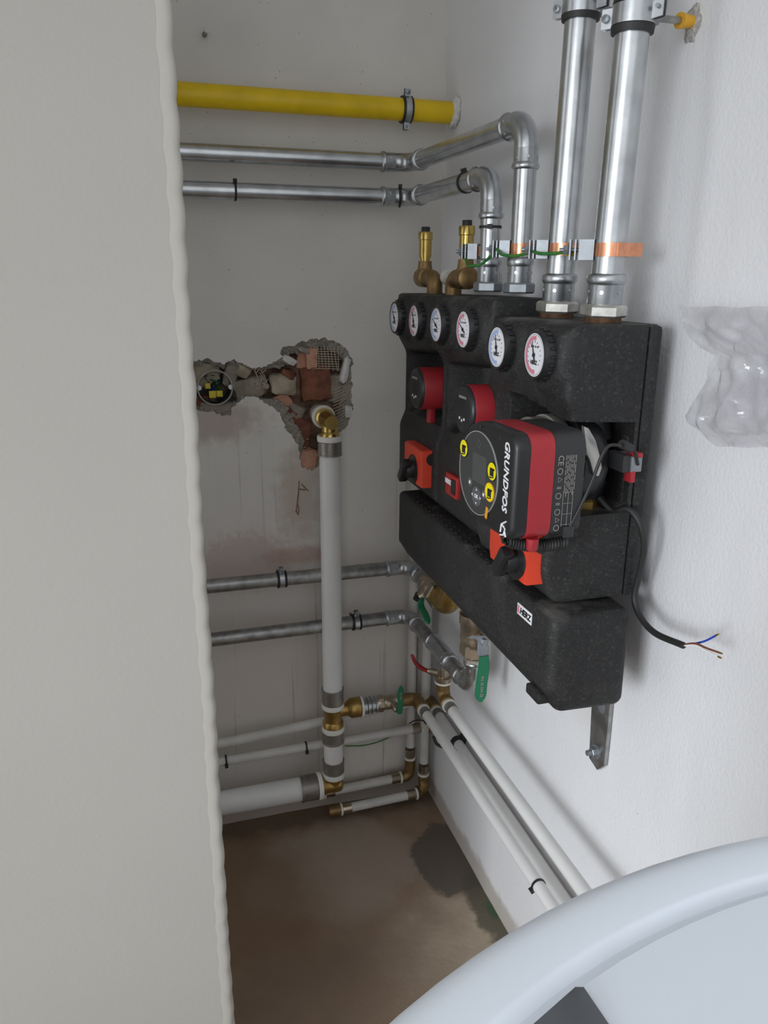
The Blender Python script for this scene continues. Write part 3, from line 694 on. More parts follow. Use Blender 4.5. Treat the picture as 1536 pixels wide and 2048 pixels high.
# motor, clamp and volute behind the control box
YM, ZM = -.898, 1.205
MB().lathe((-.200, YM, ZM), (1, 0, 0), [(0, .060), (.030, .060), (.034, .054), (.05, .054)], 40).build('motor', 'alu', pump)
cl = MB()
cl.lathe((-.178, YM, ZM), (1, 0, 0), [(0, .0615), (.001, .063), (.017, .063), (.018, .0615)], 48)
for z2 in (-.014, .010): cl.cyl((-.190, YM - .058, ZM + z2), (-.150, YM - .058, ZM + z2), .0085, 16); 
cl.build('clamp_ring', 'alu', pump)
k = MB()
for z2 in (-.014, .010): k.cyl((-.1912, YM - .058, ZM + z2), (-.1895, YM - .058, ZM + z2), .0055, 14)
k.build('clamp_screw', 'black', pump)
MB().lathe((-.155, YM, ZM), (1, 0, 0), [(0, .050), (.008, .064), (.030, .066), (.046, .058), (.06, .040)], 44).build('volute', 'iron', pump)
MB().lathe((-.112, YM, ZM + .03), (0, 0, 1), [(0, .036), (.025, .030), (.04, .028), (.075, .028)], 28).build('port', 'iron', pump)
MB().lathe((-.112, YM, ZM - .03), (0, 0, -1), [(0, .036), (.02, .030), (.03, .028)], 28).build('port', 'iron', pump)
q = [PY(x, y, -.966) for x, y in ((1166, 852), (1176, 856), (1190, 880), (1199, 912), (1203, 935), (1196, 952), (1186, 950), (1180, 925), (1172, 905))]
MB().prism([(p.x, p.z) for p in q], lambda u, v, w: V((u, w, v)), -.962, -.968, .001).build('clamp_arm', 'alu', pump)
MB().hexa((-.112, YM, ZM - .082), (-.112, YM, ZM - .056), .034).build('union_nut', 'brass', pump)
pin = MB().cyl((-.160, YM - .064, ZM - .012), (-.158, YM - .066, ZM - .050), .0025, 10); pin.build('clamp_pin', 'alu', pump)
cn = MB().box((-.106, YM - .088, ZM - .004), (-.094, YM - .05, ZM + .020), .002).build('sensor_socket', 'blackm', pump)
MB().box((-.0945, YM - .090, ZM - .003), (-.078, YM - .052, ZM + .018), .001).build('socket_clip', 'zinc', cn)
MB().box((-.091, YM - .0915, ZM + .016), (-.078, YM - .070, ZM + .023), .002).box((-.094, YM - .0905, ZM - .018), (-.086, YM - .074, ZM - .001), .002).build('locking_tab', 'red', cn)
MB().box((-.075, YM - .046, ZM - .075), (-.066, YM - .030, ZM + .035), .002).build('rear_post', 'epp', st3)

# sensor lead, coiled below the control box
pts = [PY(x, y, YM - .092) for x, y in ((1276, 930), (1270, 905), (1262, 896))] + [PY(x, y, -1.02) for x, y in ((1235, 890), (1216, 893), (1202, 915), (1185, 960), (1160, 1015), (1138, 1056))]
def cr(p, n=8):
    """smooth curve through points"""
    p = [V(a) for a in p]; q = [p[0] * 2 - p[1]] + p + [p[-1] * 2 - p[-2]]; out = []
    for i in range(1, len(q) - 2):
        for k in range(n):
            t = k / n; a, b, c, d = q[i - 1], q[i], q[i + 1], q[i + 2]
            out.append(0.5 * ((2 * b) + (c - a) * t + (2 * a - 5 * b + 4 * c - d) * t * t + (3 * b - a - 3 * c + d) * t ** 3))
    return out + [p[-1]]
sl = thing('sensor_lead', pts[-1], 'thin black coiled sensor lead hanging under the large pump', 'cable')
MB().tube(cr(pts), .0022, 8).build('lead', 'rubber', sl)
MB().tube([PY(1262, 897, -1.0), PY(1244, 888, -1.01)], .006, 12).build('splice_sleeve', 'rubber', sl)
a = PY(1132, 1083, -1.000); b = PY(1014, 1081, -1.000); cs = []
mid = PY(1070, 1100, -1.000)
for i in range(420):
    t = i / 419; c = a * (1 - t) ** 2 + mid * 2 * t * (1 - t) + b * t * t; an = t * 21 * 2 * math.pi
    cs.append(c + V((0, math.cos(an), math.sin(an))) * .0070)
MB().tube(cs, .0019, 6).build('coil', 'rubber', sl)
MB().tube(cr([cs[-1], PY(1006, 1084, -1.000), PY(1001, 1066, -.998)]), .0019, 6).build('lead_end', 'rubber', sl)

# supply cable with bare cores
cb = thing('power_cable', PX(1365, 1290, -.05), 'black power cable with bare blue brown and white cores beside the near station', 'cable')
pts = [V((-.10, -.925, 1.150))] + [PX(x, y, v) for x, y, v in ((1225, 1022, -.085), (1256, 1018, -.075), (1280, 1048, -.065), (1288, 1095, -.055), (1278, 1150, -.05), (1269, 1195, -.05), (1280, 1232, -.05), (1310, 1266, -.05), (1367, 1291, -.05))]
MB().tube(cr(pts), .0046, 12).build('sheath', 'rubber', cb)
for m, pp in (('blue', ((1364, 1290), (1385, 1288), (1410, 1282), (1432, 1271))), ('brown', ((1365, 1290), (1390, 1287), (1415, 1297), (1438, 1305))), ('white', ((1366, 1291), (1392, 1291), (1415, 1303), (1436, 1313)))):
    c = MB().tube(cr([PX(x, y, -.048 + (.006 if m == 'blue' else 0)) for x, y in pp]), .0014, 8).build('core', m, cb)
    e = [PX(x, y, -.048) for x, y in pp]; d = (e[3] - e[2]).normalized()
    MB().tube([PX(pp[-1][0], pp[-1][1], -.048 + (.006 if m == 'blue' else 0)) + d * s for s in (-.006, .006)], .0012, 8).build('ferrule', 'brass_bright', c)

# ================================================================== MANIFOLD
mf = thing('insulated_manifold', (-.135, -.65, .885), 'long black foam boxed manifold below the three pump stations', 'manifold')
def mprof(g=0.0):
    p = []
    def ar(cx, cz, r, a0, a1, n=5):
        for i in range(n + 1): a = math.radians(a0 + (a1 - a0) * i / n); p.append((cx + math.cos(a) * (r + g), cz + math.sin(a) * (r + g)))
    ar(.196 - .010, 1.003 - .010, .010, 90, 0); ar(.196 - .012, .888 + .006, .012, 0, -45); ar(.166, .868, .014, -45, -90); ar(.072 + .010, .852 + .012, .012, -90, -180); ar(.072 + .012, 1.003 - .012, .012, 180, 90)
    return p
mpy = lambda u, v, w: V((-u, -w, v))
body = MB().prism(mprof(0), mpy, .306, .9405, .004).build('body', 'epp', mf)
pr = mprof(.0015); cu, cv = .134, .9275; hu, hv = .064, .077; vs = []; fs = []; rings = [(.942, .002), (.9435, 0.0), (.978, 0.0)]
for i in range(1, 8):
    a = math.pi / 2 * i / 7; rings.append((.978 + .019 * math.sin(a), .019 * (1 - math.cos(a))))
for w_, ins in rings:
    for u_, v_ in pr: vs.append(mpy(cu + (u_ - cu) * (1 - ins / hu), cv + (v_ - cv) * (1 - ins / hv), w_))
n_ = len(pr)
for j in range(len(rings) - 1):
    for i in range(n_): fs.append([j * n_ + i, j * n_ + (i + 1) % n_, (j + 1) * n_ + (i + 1) % n_, (j + 1) * n_ + i])
fs += [list(range(n_)), [(len(rings) - 1) * n_ + i for i in range(n_)]]
MB().add(vs, fs).build('end_cap', 'epp', mf, ang=50)
k = MB()
for i in range(21):
    for j in range(2):
        y = -.36 - i * .0235 - j * .012; k.lathe((-.172 - j * .012, y, 1.0025), (0, 0, 1), [(0, .0032), (.0016, .0030), (.0022, .002)], 8)
k.build('stud_rows', 'black', body)
sk = MB().box((-.1972, -.934, .968), (-.1955, -.888, .986), .0006).build('sticker', 'white', mf)
lay(text('HERZ', .0135, .15, .0005, .0002), (-.1976, -.915, .977), (0, -1, 0), (0, 0, 1)).build('lettering', 'black', sk, ang=0)
MB().box((-.1978, -.8965, .971), (-.1970, -.8905, .983), .0004).build('red_mark', 'dialred', sk)
MB().box((-.200, -.975, .862), (-.178, -.935, .878), .003).build('seam_lip', 'epp', mf)
br = thing('wall_bracket', (-.03, -.85, .65), 'galvanised flat bar bracket bolted to the wall below the manifold end', 'bracket')
q = [PX(x, y, -.008) for x, y in ((1222, 1385), (1208, 1532), (1194, 1540), (1178, 1515), (1180, 1385))]
poly = [(-p.y, p.z) for p in q]; poly[0] = (poly[0][0], .86); poly[-1] = (poly[-1][0], .86)
MB().prism(poly, lambda u, v, w: V((-w, -u, v)), .0015, .0085, .001).build('bar', 'galv_dark', br)
MB().box((-.074, -.872, .845), (-.0015, -.822, .862), .001).build('support_arm', 'galv_dark', br)
c = PX(1192, 1503, -.0085)
MB().lathe(c, (-1, 0, 0), [(0, .013), (.002, .013), (.0022, .0105)], 28).build('washer', 'zinc', br)
MB().hexa(c + V((-.002, 0, 0)), c + V((-.010, 0, 0)), .0085).build('nut', 'zinc', br)
MB().cyl(c + V((-.010, 0, 0)), c + V((-.018, 0, 0)), .0048, 14).build('bolt', 'zinc', br)
c = PX(1203, 1415, -.0085); MB().lathe(c, (-1, 0, 0), [(0, .010), (.001, .010), (.0015, .007)], 24).build('slot', 'zinc', br)

# ================================================================== SILVER PIPES
def bottom_nut(t, p, r, d=V((0, 0, 1)), rust=True, hexm='hexnut'):
    """press sleeve, hexagon and thread where a pipe enters a station"""
    p = V(p)
    if rust: MB().lathe(p, d, [(0, r * 1.18), (.008, r * 1.18)], 28).build('thread', 'rust', t)
    MB().hexa(p + d * .007, p + d * .024, r * 1.48).build('hex_nut', hexm, t)
    m = MB(); bead(m, p + d * .024, d, r, .040); m.build('press_sleeve', 'fitting', t)
# large near pair
for (yb, yt, lab) in ((-.768, -.796, 'thick galvanised riser left of the nearest riser, rising from the near station'), (-.896, -.936, 'thick galvanised riser nearest the camera, rising from the near station')):
    p0 = V((-.1, yb, 1.391)); p1 = V((-.1, yt, 2.6)); d = (p1 - p0).normalized()
    t = thing('riser_pipe', p0, lab, 'pipe', 'thick risers from the near station')
    MB().cyl(p0 + d * .02, p1, .0212, 36).build('pipe', 'galv', t); bottom_nut(t, p0, .0212, d)
# two runs along back and right wall, down into the middle station
rA = thing('heating_pipe', (-.1, -.634, 1.416), 'upper galvanised heating pipe bending down beyond the thick risers', 'pipe', 'galvanised heating pipes')
silver_run(rA, [(-1.9, -.06, 1.690), (-.1, -.06, 1.690), (-.1, -.634, 1.684), (-.1, -.634, 1.44)], .0178, .042)
bottom_nut(rA, (-.1, -.634, 1.416), .0178, rust=False, hexm='zinc')
rB = thing('heating_pipe', (-.1, -.508, 1.416), 'lower galvanised heating pipe with cable ties bending down to the middle station', 'pipe', 'galvanised heating pipes')
silver_run(rB, [(-1.9, -.06, 1.618), (-.1, -.06, 1.618), (-.1, -.508, 1.618), (-.1, -.508, 1.44)], .0178, .042)
bottom_nut(rB, (-.1, -.508, 1.416), .0178, rust=False, hexm='zinc')
# lower run C: to valve and brass elbow
XC = -.082
rC = thing('return_pipe', (-.5, -.06, .728), 'galvanised return pipe low on the back wall, upper of two, leading behind the manifold', 'pipe', 'galvanised return pipes')
silver_run(rC, [(-1.9, -.06, .728), (XC, -.06, .728), (XC, -.185, .728)], .0175, .040, 'galv_dark')
vC = thing('ball_valve', (XC, -.25, .70), 'brass ball valve with drooping green lever under the manifold corner', 'valve')
MB().lathe((XC, -.175, .728), (0, -1, 0), [(0, .0215), (.012, .0215), (.013, .025), (.030, .025), (.034, .022), (.040, .028), (.062, .028), (.068, .024)], 28).build('body', 'nickel', vC)
MB().hexa((XC, -.243, .728), (XC, -.268, .728), .033).build('union_nut', 'nickel', vC)
MB().lathe((XC, -.225, .728), (-.75, 0, -.3), [(0, .014), (.03, .013), (.040, .011)], 18).build('stem', 'nickel', vC)
s0 = V((XC, -.225, .728)) + V((-.75, 0, -.3)).normalized() * .040
MB().tube([s0 + V((.004, .006, .006)), s0 + V((-.006, -.004, -.004))], .009, 12).build('stem_cap', 'rubber', vC)
def lever(pts, w, th, side, m, parent, name='lever'):
    """flat lever swept through pts, side = direction of its width"""
    pts = cr(pts, 6); side = V(side).normalized(); mb = MB(); vs = []; n = len(pts)
    for i, p in enumerate(pts):
        tg = (pts[min(i + 1, n - 1)] - pts[max(i - 1, 0)]).normalized(); nr = tg.cross(side).normalized(); e = 1.0
        k = min(i, n - 1 - i) / 3.0
        if i > n - 4: e = math.sqrt(max(0.05, 1 - (1 - (n - 1 - i) / 3.5) ** 2))
        ww = w * (0.8 + 0.2 * min(1, i / (n * .3))) * e
        for a in range(12):
            an = 2 * math.pi * a / 12; ca, sa = math.cos(an), math.sin(an)
            ca = math.copysign(abs(ca) ** .5, ca); sa = math.copysign(abs(sa) ** .5, sa)
            vs.append(p + side * ca * ww / 2 + nr * sa * th / 2)
    fs = [[i * 12 + a, i * 12 + (a + 1) % 12, (i + 1) * 12 + (a + 1) % 12, (i + 1) * 12 + a] for i in range(n - 1) for a in range(12)]
    fs += [list(range(12)), [(n - 1) * 12 + a for a in range(12)]]
    return mb.add(vs, fs).build(name, m, parent, ang=50)
lever([PX(843, 1197, -.115), PX(842, 1212, -.118), PX(850, 1228, -.115), PX(858, 1248, -.112)], .017, .006, (1, .2, 0), 'green', vC)
eC = thing('brass_elbow', (XC, -.31, .728), 'smooth brass elbow curving up into the manifold underside', 'pipe fitting')
MB().tube([V((XC, -.266, .728))] + arc((XC, -.345, .728), V((0, .05, 0)), V((0, 0, .05)), 10) + [V((XC, -.345, .868))], .026, 28).build('bend', 'brass', eC)
# lower run D: tee with drain, elbow up to valve with long lever
XD, ZD = -.085, .606
rD = thing('return_pipe', (-.5, -.06, .577), 'galvanised return pipe lowest on the back wall, turning up to the long green lever', 'pipe', 'galvanised return pipes')
silver_run(rD, [(-1.9, -.06, .577), (XD, -.06, .590), (XD, -.488, ZD), (XD, -.488, .672)], .0175, .038, 'galv_dark')
m = MB(); m.cyl((XD, -.262, ZD - .005), (XD, -.345, ZD - .003), .0200, 28)
bead(m, V((XD, -.335, ZD - .003)), (0, -1, 0), .0175, .03); bead(m, V((XD, -.270, ZD - .005)), (0, 1, 0), .0175, .03)
m.lathe((XD, -.318, ZD - .005), (0, 0, -1), [(0, .016), (.032, .015)], 20); m.build('tee', 'fitting', rD)
vD = thing('ball_valve', (XD, -.488, .68), 'nickelled ball valve with long hanging green lever beneath the manifold', 'valve')
MB().hexa((XD, -.488, .668), (XD, -.488, .682), .022).build('nipple', 'hexnut', vD)
MB().lathe((XD, -.488, .682), (0, 0, 1), [(0, .020), (.006, .020)], 24).build('thread', 'rust', vD)
MB().hexa((XD, -.488, .686), (XD, -.488, .712), .031).build('union_nut', 'nickel', vD)
MB().lathe((XD, -.488, .712), (0, 0, 1), [(0, .027), (.004, .029), (.012, .029), (.014, .031), (.045, .031), (.050, .034), (.070, .034), (.074, .026), (.18, .026)], 30).build('body', 'nickel', vD)
sb = V((XD, -.510, .738)); MB().lathe(sb, (0, -1, 0), [(0, .013), (.014, .012), (.018, .009)], 18).build('stem', 'nickel', vD)
pl = [PX(943, 1275, -.105), PX(957, 1268, -.100), PX(962, 1290, -.100), PX(965, 1312, -.100)]
pn = [V((XD - .030, -.531, .752)), V((XD - .004, -.531, .745)), V((XD, -.531, .722)), V((XD + .002, -.534, .700))]
lever(pn, .024, .003, (1, 0, .15), 'zinc', vD, 'lever_strap')
lever([V((XD + .002, -.534, .706)), V((XD + .002, -.536, .680)), V((XD - .002, -.537, .640)), V((XD - .003, -.538, .604))], .026, .007, (1, 0, 0), 'green', vD)
MB().hexa((XD, -.531, .738), (XD, -.540, .738), .008).build('lever_nut', 'zinc', vD)
lay(text('PN 30 DN 32', .0085, 0, .0002, .0001), (XD - .003, -.5416, .640), (0, 0, -1), (1, 0, 0)).build('lettering', 'greyp', vD, ang=0)

# gas pipe with clamp
gp = thing('gas_pipe', (-.5, -.06, 1.797), 'yellow painted gas pipe running high along the back wall', 'pipe')
MB().cyl((-1.9, -.06, 1.797), (.01, -.06, 1.797), .0228, 36).build('pipe', 'yellow', gp)
def blob(p, rx, ry, rz, m, parent, seed, amp=.35):
    bm = bmesh.new(); bmesh.ops.create_icosphere(bm, subdivisions=3, radius=1)
    for v in bm.verts:
        n = v.co.copy(); s = 1 + amp * noise.noise(n * 2.2 + V((seed, 0, 0))) + amp * .4 * noise.noise(n * 6 + V((0, seed, 0))); v.co = V(p) + V((n.x * rx, n.y * ry, n.z * rz)) * s
    bm.verts.index_update(); o = MB().add([v.co for v in bm.verts], [[v.index for v in f.verts] for f in bm.faces]); bm.free(); return o.build('plaster_patch', m, parent, ang=60)
blob((-.002, -.062, 1.797), .012, .034, .033, 'patch', wall_right, 4)
def clamp(c, ax, r, label, toward, screws, rub=.026, band=.018, wallp=None, tilt=None):
    """rubber lined two-part pipe clamp: c centre on the pipe axis, ax axis, screws = list of flange directions"""
    t = thing('pipe_clamp', c, label, 'pipe clamp', 'rubber lined pipe clamps'); c = V(c); ax = V(ax).normalized()
    MB().lathe(c - ax * rub / 2, ax, [(0, r * 1.0), (0, r * 1.20), (rub * .2, r * 1.24), (rub * .22, r * 1.14), (rub * .78, r * 1.14), (rub * .8, r * 1.24), (rub, r * 1.20), (rub, r * 1.0)], 36, cap=False).build('rubber_lining', 'rubber', t)
    MB().lathe(c - ax * band / 2, ax, [(0, r * 1.15), (0, r * 1.22), (band, r * 1.22), (band, r * 1.15)], 36, cap=False).build('steel_band', 'fitting', t)
    for s in screws:
        s = V(s).normalized(); w = ax.cross(s).normalized(); p = c + s * r * 1.18
        a = [p - ax * band / 2, p + ax * band / 2]
        m = MB(); 
        for e in (-1, 1):
            vs = [p + s * h + ax * a_ + w * (e * .0035 + e * q) for h in (0, .014) for a_ in (-band / 2, band / 2) for q in (0, .0018)]
            m.add(vs, [[0, 1, 3, 2], [4, 6, 7, 5], [0, 4, 5, 1], [2, 3, 7, 6], [0, 2, 6, 4], [1, 5, 7, 3]])
        m.build('flange', 'fitting', t)
        m = MB().cyl(p + s * .008 - w * .010, p + s * .008 + w * .010, .0024, 10); m.lathe(p + s * .008 + w * .005, w, [(0, .0048), (.004, .0048), (.005, .003)], 14); m.build('screw', 'zinc', t)
    if wallp is not None:
        wp = V(wallp); d = (wp - c).normalized()
        MB().hexa(c + d * r * 1.2, c + d * (r * 1.2 + .012), .010).build('boss', 'zinc', t)
        MB().cyl(c + d * r * 1.2, wp, .0042, 12).build('threaded_rod', 'galv_dark', t)
    return t
c = PY(812, 216, -.06); clamp((c.x, -.06, 1.797), (1, 0, 0), .0228, 'steel clamp around the yellow gas pipe', 0, [(0, -.25, 1), (0, -.1, -1)], .022, .013, (c.x, 0.0, 1.797))
c = PY(563, 1160, -.06); clamp((c.x, -.06, .728), (1, 0, 0), .0175, 'steel clamp around the upper return pipe left of the white drain pipe', 0, [(0, -.2, 1)], .024, .012, (c.x, 0, .728))
c = PY(712, 1252, -.06); clamp((c.x, -.06, .577 + .013 * (c.x + 1.9) / 1.82), (1, 0, 0), .0175, 'steel clamp around the lowest return pipe right of the white drain pipe', 0, [(0, -.2, 1)], .024, .012, (c.x, 0, .586))
dn = V((0, -.040, 1.209)).normalized()
c = V((-.1, -.896, 1.391)) + dn * .364; w2 = PX(1386, 44, -.001)
cl2 = clamp(c, dn, .0212, 'large steel clamp around the riser nearest the camera', 0, [(.55, -.9, .1), (-.6, .8, 0)], .040, .022, w2)
d = (c - w2).normalized(); MB().lathe(w2, d, [(-.002, .0065), (.018, .0085), (.024, .0095), (.024, .005)], 18).build('wall_plug', 'plugyellow', cl2)
dn = V((0, -.028, 1.209)).normalized(); c = V((-.1, -.768, 1.391)) + dn * .410
clamp(c, dn, .0212, 'large steel clamp around the riser second from the camera', 0, [(.55, -.9, .1), (-.6, .8, 0)], .036, .022, (c.x + .1, c.y + .01, c.z))
blob(w2 + V((.004, 0, 0)), .006, .020, .026, 'patchg', wall_right, 9)

# cable ties
def tie(c, ax, r, label, knob):
    t = thing('cable_tie', c, label, 'cable tie', 'black cable ties'); c = V(c); ax = V(ax).normalized(); w = .0045
    MB().lathe(c - ax * w / 2, ax, [(0, r), (0, r + .0016), (w, r + .0016), (w, r)], 28, cap=False).build('band', 'rubber', t)
    k = V(knob).normalized(); u = ax.cross(k).normalized(); p = c + k * (r + .003)
    MB().add([p + ax * a * .004 + u * b * .0045 + k * e * .004 for a in (-1, 1) for b in (-1, 1) for e in (-1, 1)], [[0, 1, 3, 2], [4, 6, 7, 5], [0, 4, 5, 1], [2, 3, 7, 6], [0, 2, 6, 4], [1, 5, 7, 3]]).build('head', 'rubber', t)
c = PY(470, 382, -.06); tie((c.x, -.06, 1.618), (1, 0, 0), .0180, 'black cable tie on the lower silver pipe beside the left partition', (0, -.4, 1))
c = PY(832, 398, -.06); tie((-.128, -.064, 1.618), (1, -.25, 0), .0200, 'black cable tie at the corner elbow of the lower silver pipe', (0, -.2, 1))
tie((-.1, -.388, 1.618), (0, 1, 0), .0182, 'black cable tie before the downward bend of the lower silver pipe', (-.3, 0, 1))
tie((-.1, -.508, 1.533), (0, 0, 1), .0183, 'black cable tie around the vertical end of the lower silver pipe', (-.5, -1, 0))

# ================================================================== EARTH CLAMPS AND WIRES
def earth_clamp(p, r, label, tail=0.0, big=1.0):
    """copper strap round a riser with the zinc clamp block at its far side"""
    t = thing('earth_clamp', p, label, 'earth clamp', 'copper strap earth clamps'); p = V(p)
    MB().lathe(p - V((0, 0, .0085)), (0, 0, 1), [(0, r), (0, r + .0012), (.017, r + .0012), (.017, r)], 32, cap=False).build('strap', 'copper', t)
    if tail:
        a = p + V((-.006, -r, 0)); b = a + V((.030, -.004, 0))
        m = MB(); pts = [p + V((-r * .2, -r * 1.03, 0)), p + V((r * .6, -r * 1.1, 0)), p + V((r * 1.0 + tail, -r * 1.0, 0))]
        for i in range(2):
            q0, q1 = pts[i], pts[i + 1]
            m.add([q0 + V((0, 0, -.0085)), q1 + V((0, 0, -.0085)), q1 + V((0, 0, .0085)), q0 + V((0, 0, .0085)), q0 + V((0, -.001, -.0085)), q1 + V((0, -.001, -.0085)), q1 + V((0, -.001, .0085)), q0 + V((0, -.001, .0085))], [[0, 1, 2, 3], [4, 7, 6, 5], [0, 4, 5, 1], [2, 6, 7, 3], [1, 5, 6, 2], [0, 3, 7, 4]])
        m.build('strap_tail', 'copper', t)
    d = V((-.82, .57, 0)).normalized(); u = V((.57, .82, 0)).normalized()
    def bl(s0, s1, w, h): 
        vs = [p + d * s + u * b * w + V((0, 0, e * h)) for s in (s0, s1) for b in (-1, 1) for e in (-1, 1)]
        return MB().add(vs, [[0, 1, 3, 2], [4, 6, 7, 5], [0, 4, 5, 1], [2, 3, 7, 6], [0, 2, 6, 4], [1, 5, 7, 3]])
    bl(r, r + .017 * big, .011, .013).build('clamp_block', 'zinc', t)
    for s in (.020, .026):
        bl(r + s * big, r + (s + .0018) * big, .012, .013).build('clamp_plate', 'zinc', t)
    m = MB().cyl(p + d * (r + .015), p + d * (r + .040 * big), .0028, 12); m.hexa(p + d * (r + .029 * big), p + d * (r + .035 * big), .007); m.build('screw', 'zinc', t)
    return p + d * (r + .026)
E1 = earth_clamp(PX(976, 503, -.1).xyz, .0178, 'copper strap earth clamp on the farthest of four vertical silver pipes')
E2 = earth_clamp(PX(1043, 498, -.1), .0178, 'copper strap earth clamp on the second farthest vertical silver pipe')
E3 = earth_clamp(PX(1127, 499, -.1), .0212, 'copper strap earth clamp on the thick riser second from the camera')
E4 = earth_clamp(PX(1222, 500, -.1), .0212, 'copper strap earth clamp with loose copper tail on the nearest riser', .012, 1.15)
def wire(a, b, sag, label):
    m = (a + b) / 2 + V((-.012, 0, -sag)); t = MB().tube(cr([a, a.lerp(m, .5) + V((0, 0, -sag * .35)), m, b.lerp(m, .5) + V((0, 0, -sag * .35)), b]), .0024, 8).build('earth_wire', 'wire', None)
    return tag(t, label, 'wire', 'green and yellow earth wires')
wire(E1 + V((0, -.005, -.010)), E2 + V((0, .004, -.006)), .018, 'green yellow earth wire sagging between the two farthest earth clamps')
wire(E2 + V((0, -.004, .002)), E3 + V((0, .006, -.004)), .008, 'green yellow earth wire between the two middle earth clamps')
w3 = wire(E3 + V((0, -.005, -.002)), E4 + V((0, .022, -.002)), .003, 'green earth wire with yellow end reaching the nearest earth clamp')
MB().lathe(E4 + V((0, .026, -.002)), E4 - E3, [(0, .003), (.006, .0055), (.018, .006), (.020, .004)], 12).build('wire_end', 'wirey', w3)

# ================================================================== AIR VENTS on the farthest station
def air_vent(yl, yv, label):
    t = thing('air_vent', (-.105, yl, 1.412), label, 'air vent', 'brass automatic air vents'); x = -.105; zt = 1.412
    d = 1 if yv > yl else -1
    MB().tube([V((x, yl, zt)), V((x, yl, zt + .012))] + arc((x, yl, zt + .034), V((0, 0, -.020)), V((0, d * .020, 0)), 8) + [V((x, yv, zt + .034))], .0165, 22).build('elbow', 'bronze', t)
    m = MB(); m.lathe((x, yv - .021, zt + .034), (0, 1, 0), [(0, .016), (.003, .0205), (.010, .0205), (.032, .0205), (.039, .0205), (.042, .016)], 24); m.lathe((x, yv, zt + .034), (0, 0, 1), [(0, .018), (.018, .016), (.030, .0145), (.034, .0145)], 22); m.build('tee', 'bronze', t)
    b = zt + .066
    MB().lathe((x, yv, b), (0, 0, 1), [(0, .0105), (.008, .0105), (.008, .0125), (.012, .0125), (.012, .0135), (.045, .0138), (.046, .0155), (.060, .0155), (.062, .014), (.062, .005)], 28).build('float_body', 'brass_bright', t)
    MB().lathe((x, yv, b + .062), (0, 0, 1), [(0, .0092), (.009, .0092), (.010, .0085)], 20).build('cap', 'rubber', t)
    return t
air_vent(-.245, -.180, 'brass automatic air vent with black cap, left of the pair behind the gauges')
air_vent(-.352, -.412, 'brass automatic air vent with black cap, right of the pair, next to the silver pipes')
t = thing('bypass_pipe', (-.075, -.30, 1.44), 'short white pipe joining the two brass air vent fittings', 'pipe')
MB().cyl((-.085, -.255, 1.447), (-.085, -.342, 1.447), .0125, 22).build('pipe', 'creampipe', t)
MB().lathe((-.085, -.262, 1.447), (0, -1, 0), [(0, .0150), (.012, .0150)], 22).lathe((-.085, -.322, 1.447), (0, -1, 0), [(0, .0150), (.012, .0150)], 22).build('ring', 'ring', t)

# ================================================================== WHITE DRAIN / WATER PIPES
xw, yw = -.2985, -.08
dp = thing('drain_pipe', (xw, yw, .1), 'thick white vertical pipe with brass fittings in front of the back wall', 'pipe')
r = .0252
MB().cyl((xw, yw, .40), (xw, yw, 1.06), r, 36).build('pipe', 'whitepipe', dp)
MB().cyl((xw, yw, .19), (xw, yw, .27), r, 36).build('pipe', 'whitepipe', dp)
def sleeve(t, p, d, r, l, m='sleeve'):
    MB().lathe(p, d, [(0, r * 1.05), (.002, r * 1.12), (l - .004, r * 1.12), (l - .003, r * 1.16), (l, r * 1.16)], 32).build('press_sleeve', m, t)
def ringp(t, p, d, r, l, s=1.17):
    MB().lathe(p, d, [(0, r * 1.0), (0, r * s), (l * .2, r * (s + .02)), (l * .8, r * (s + .02)), (l, r * s), (l, r * 1.0)], 32).build('ring', 'ring', t)
Zu = V((0, 0, 1))
sleeve(dp, (xw, yw, 1.074), -Zu, r, .034); ringp(dp, (xw, yw, 1.074), Zu, r, .013)
sleeve(dp, (xw, yw, .375), Zu, r, .042); ringp(dp, (xw, yw, .362), Zu, r, .013)
ringp(dp, (xw, yw, .293), Zu, r, .014); sleeve(dp, (xw, yw, .293), -Zu, r, .034)
sleeve(dp, (xw, yw, .166), Zu, r, .036); ringp(dp, (xw, yw, .152), Zu, r, .014)
# top elbow into the wall
m = MB(); m.lathe((xw, yw, 1.087), Zu, [(0, .0245), (.006, .0225), (.010, .0185), (.04, .0185)], 28)
m.lathe((xw, yw + .062, 1.120), (0, -1, 0), [(0, .0225), (.018, .0225), (.022, .0190), (.062, .0195), (.080, .0165), (.084, .0160)], 28)
m.build('top_elbow', 'brass_bright', dp)
ringp(dp, (xw, yw + .062, 1.120), (0, 1, 0), r * .95, .010); MB().cyl((xw, yw + .068, 1.120), (xw, .12, 1.120), r * .93, 30).build('wall_stub', 'creampipe', dp)
# tee
m = MB(); m.lathe((xw, yw, .307), Zu, [(0, .0275), (.012, .0270), (.016, .0235), (.045, .0235), (.055, .0262)], 28)
m.lathe((xw, yw, .350), (1, 0, .02), [(0, .0180), (.036, .0175), (.042, .022), (.048, .0265), (.072, .0265), (.074, .024)], 30); m.build('tee', 'brass', dp)
# bottom elbow and thick horizontal
zh = .128
m = MB(); m.lathe((xw, yw, .152), -Zu, [(0, .0255), (.010, .0235), (.022, .0235)], 28); m.lathe((xw - .036, yw, zh), (1, 0, 0), [(0, .029), (.010, .026), (.016, .0235), (.034, .0240), (.050, .0235), (.056, .020), (.060, .012)], 30)
m.build('bottom_elbow', 'brass', dp)
ringp(dp, (xw - .046, yw, zh), (1, 0, 0), .031, .012); sleeve(dp, (xw - .046, yw, zh), (-1, 0, 0), .031, .046)
MB().cyl((xw - .06, yw, zh), (-1.9, yw, zh - .006), .0312, 36).build('horizontal_pipe', 'whitepipe', dp)
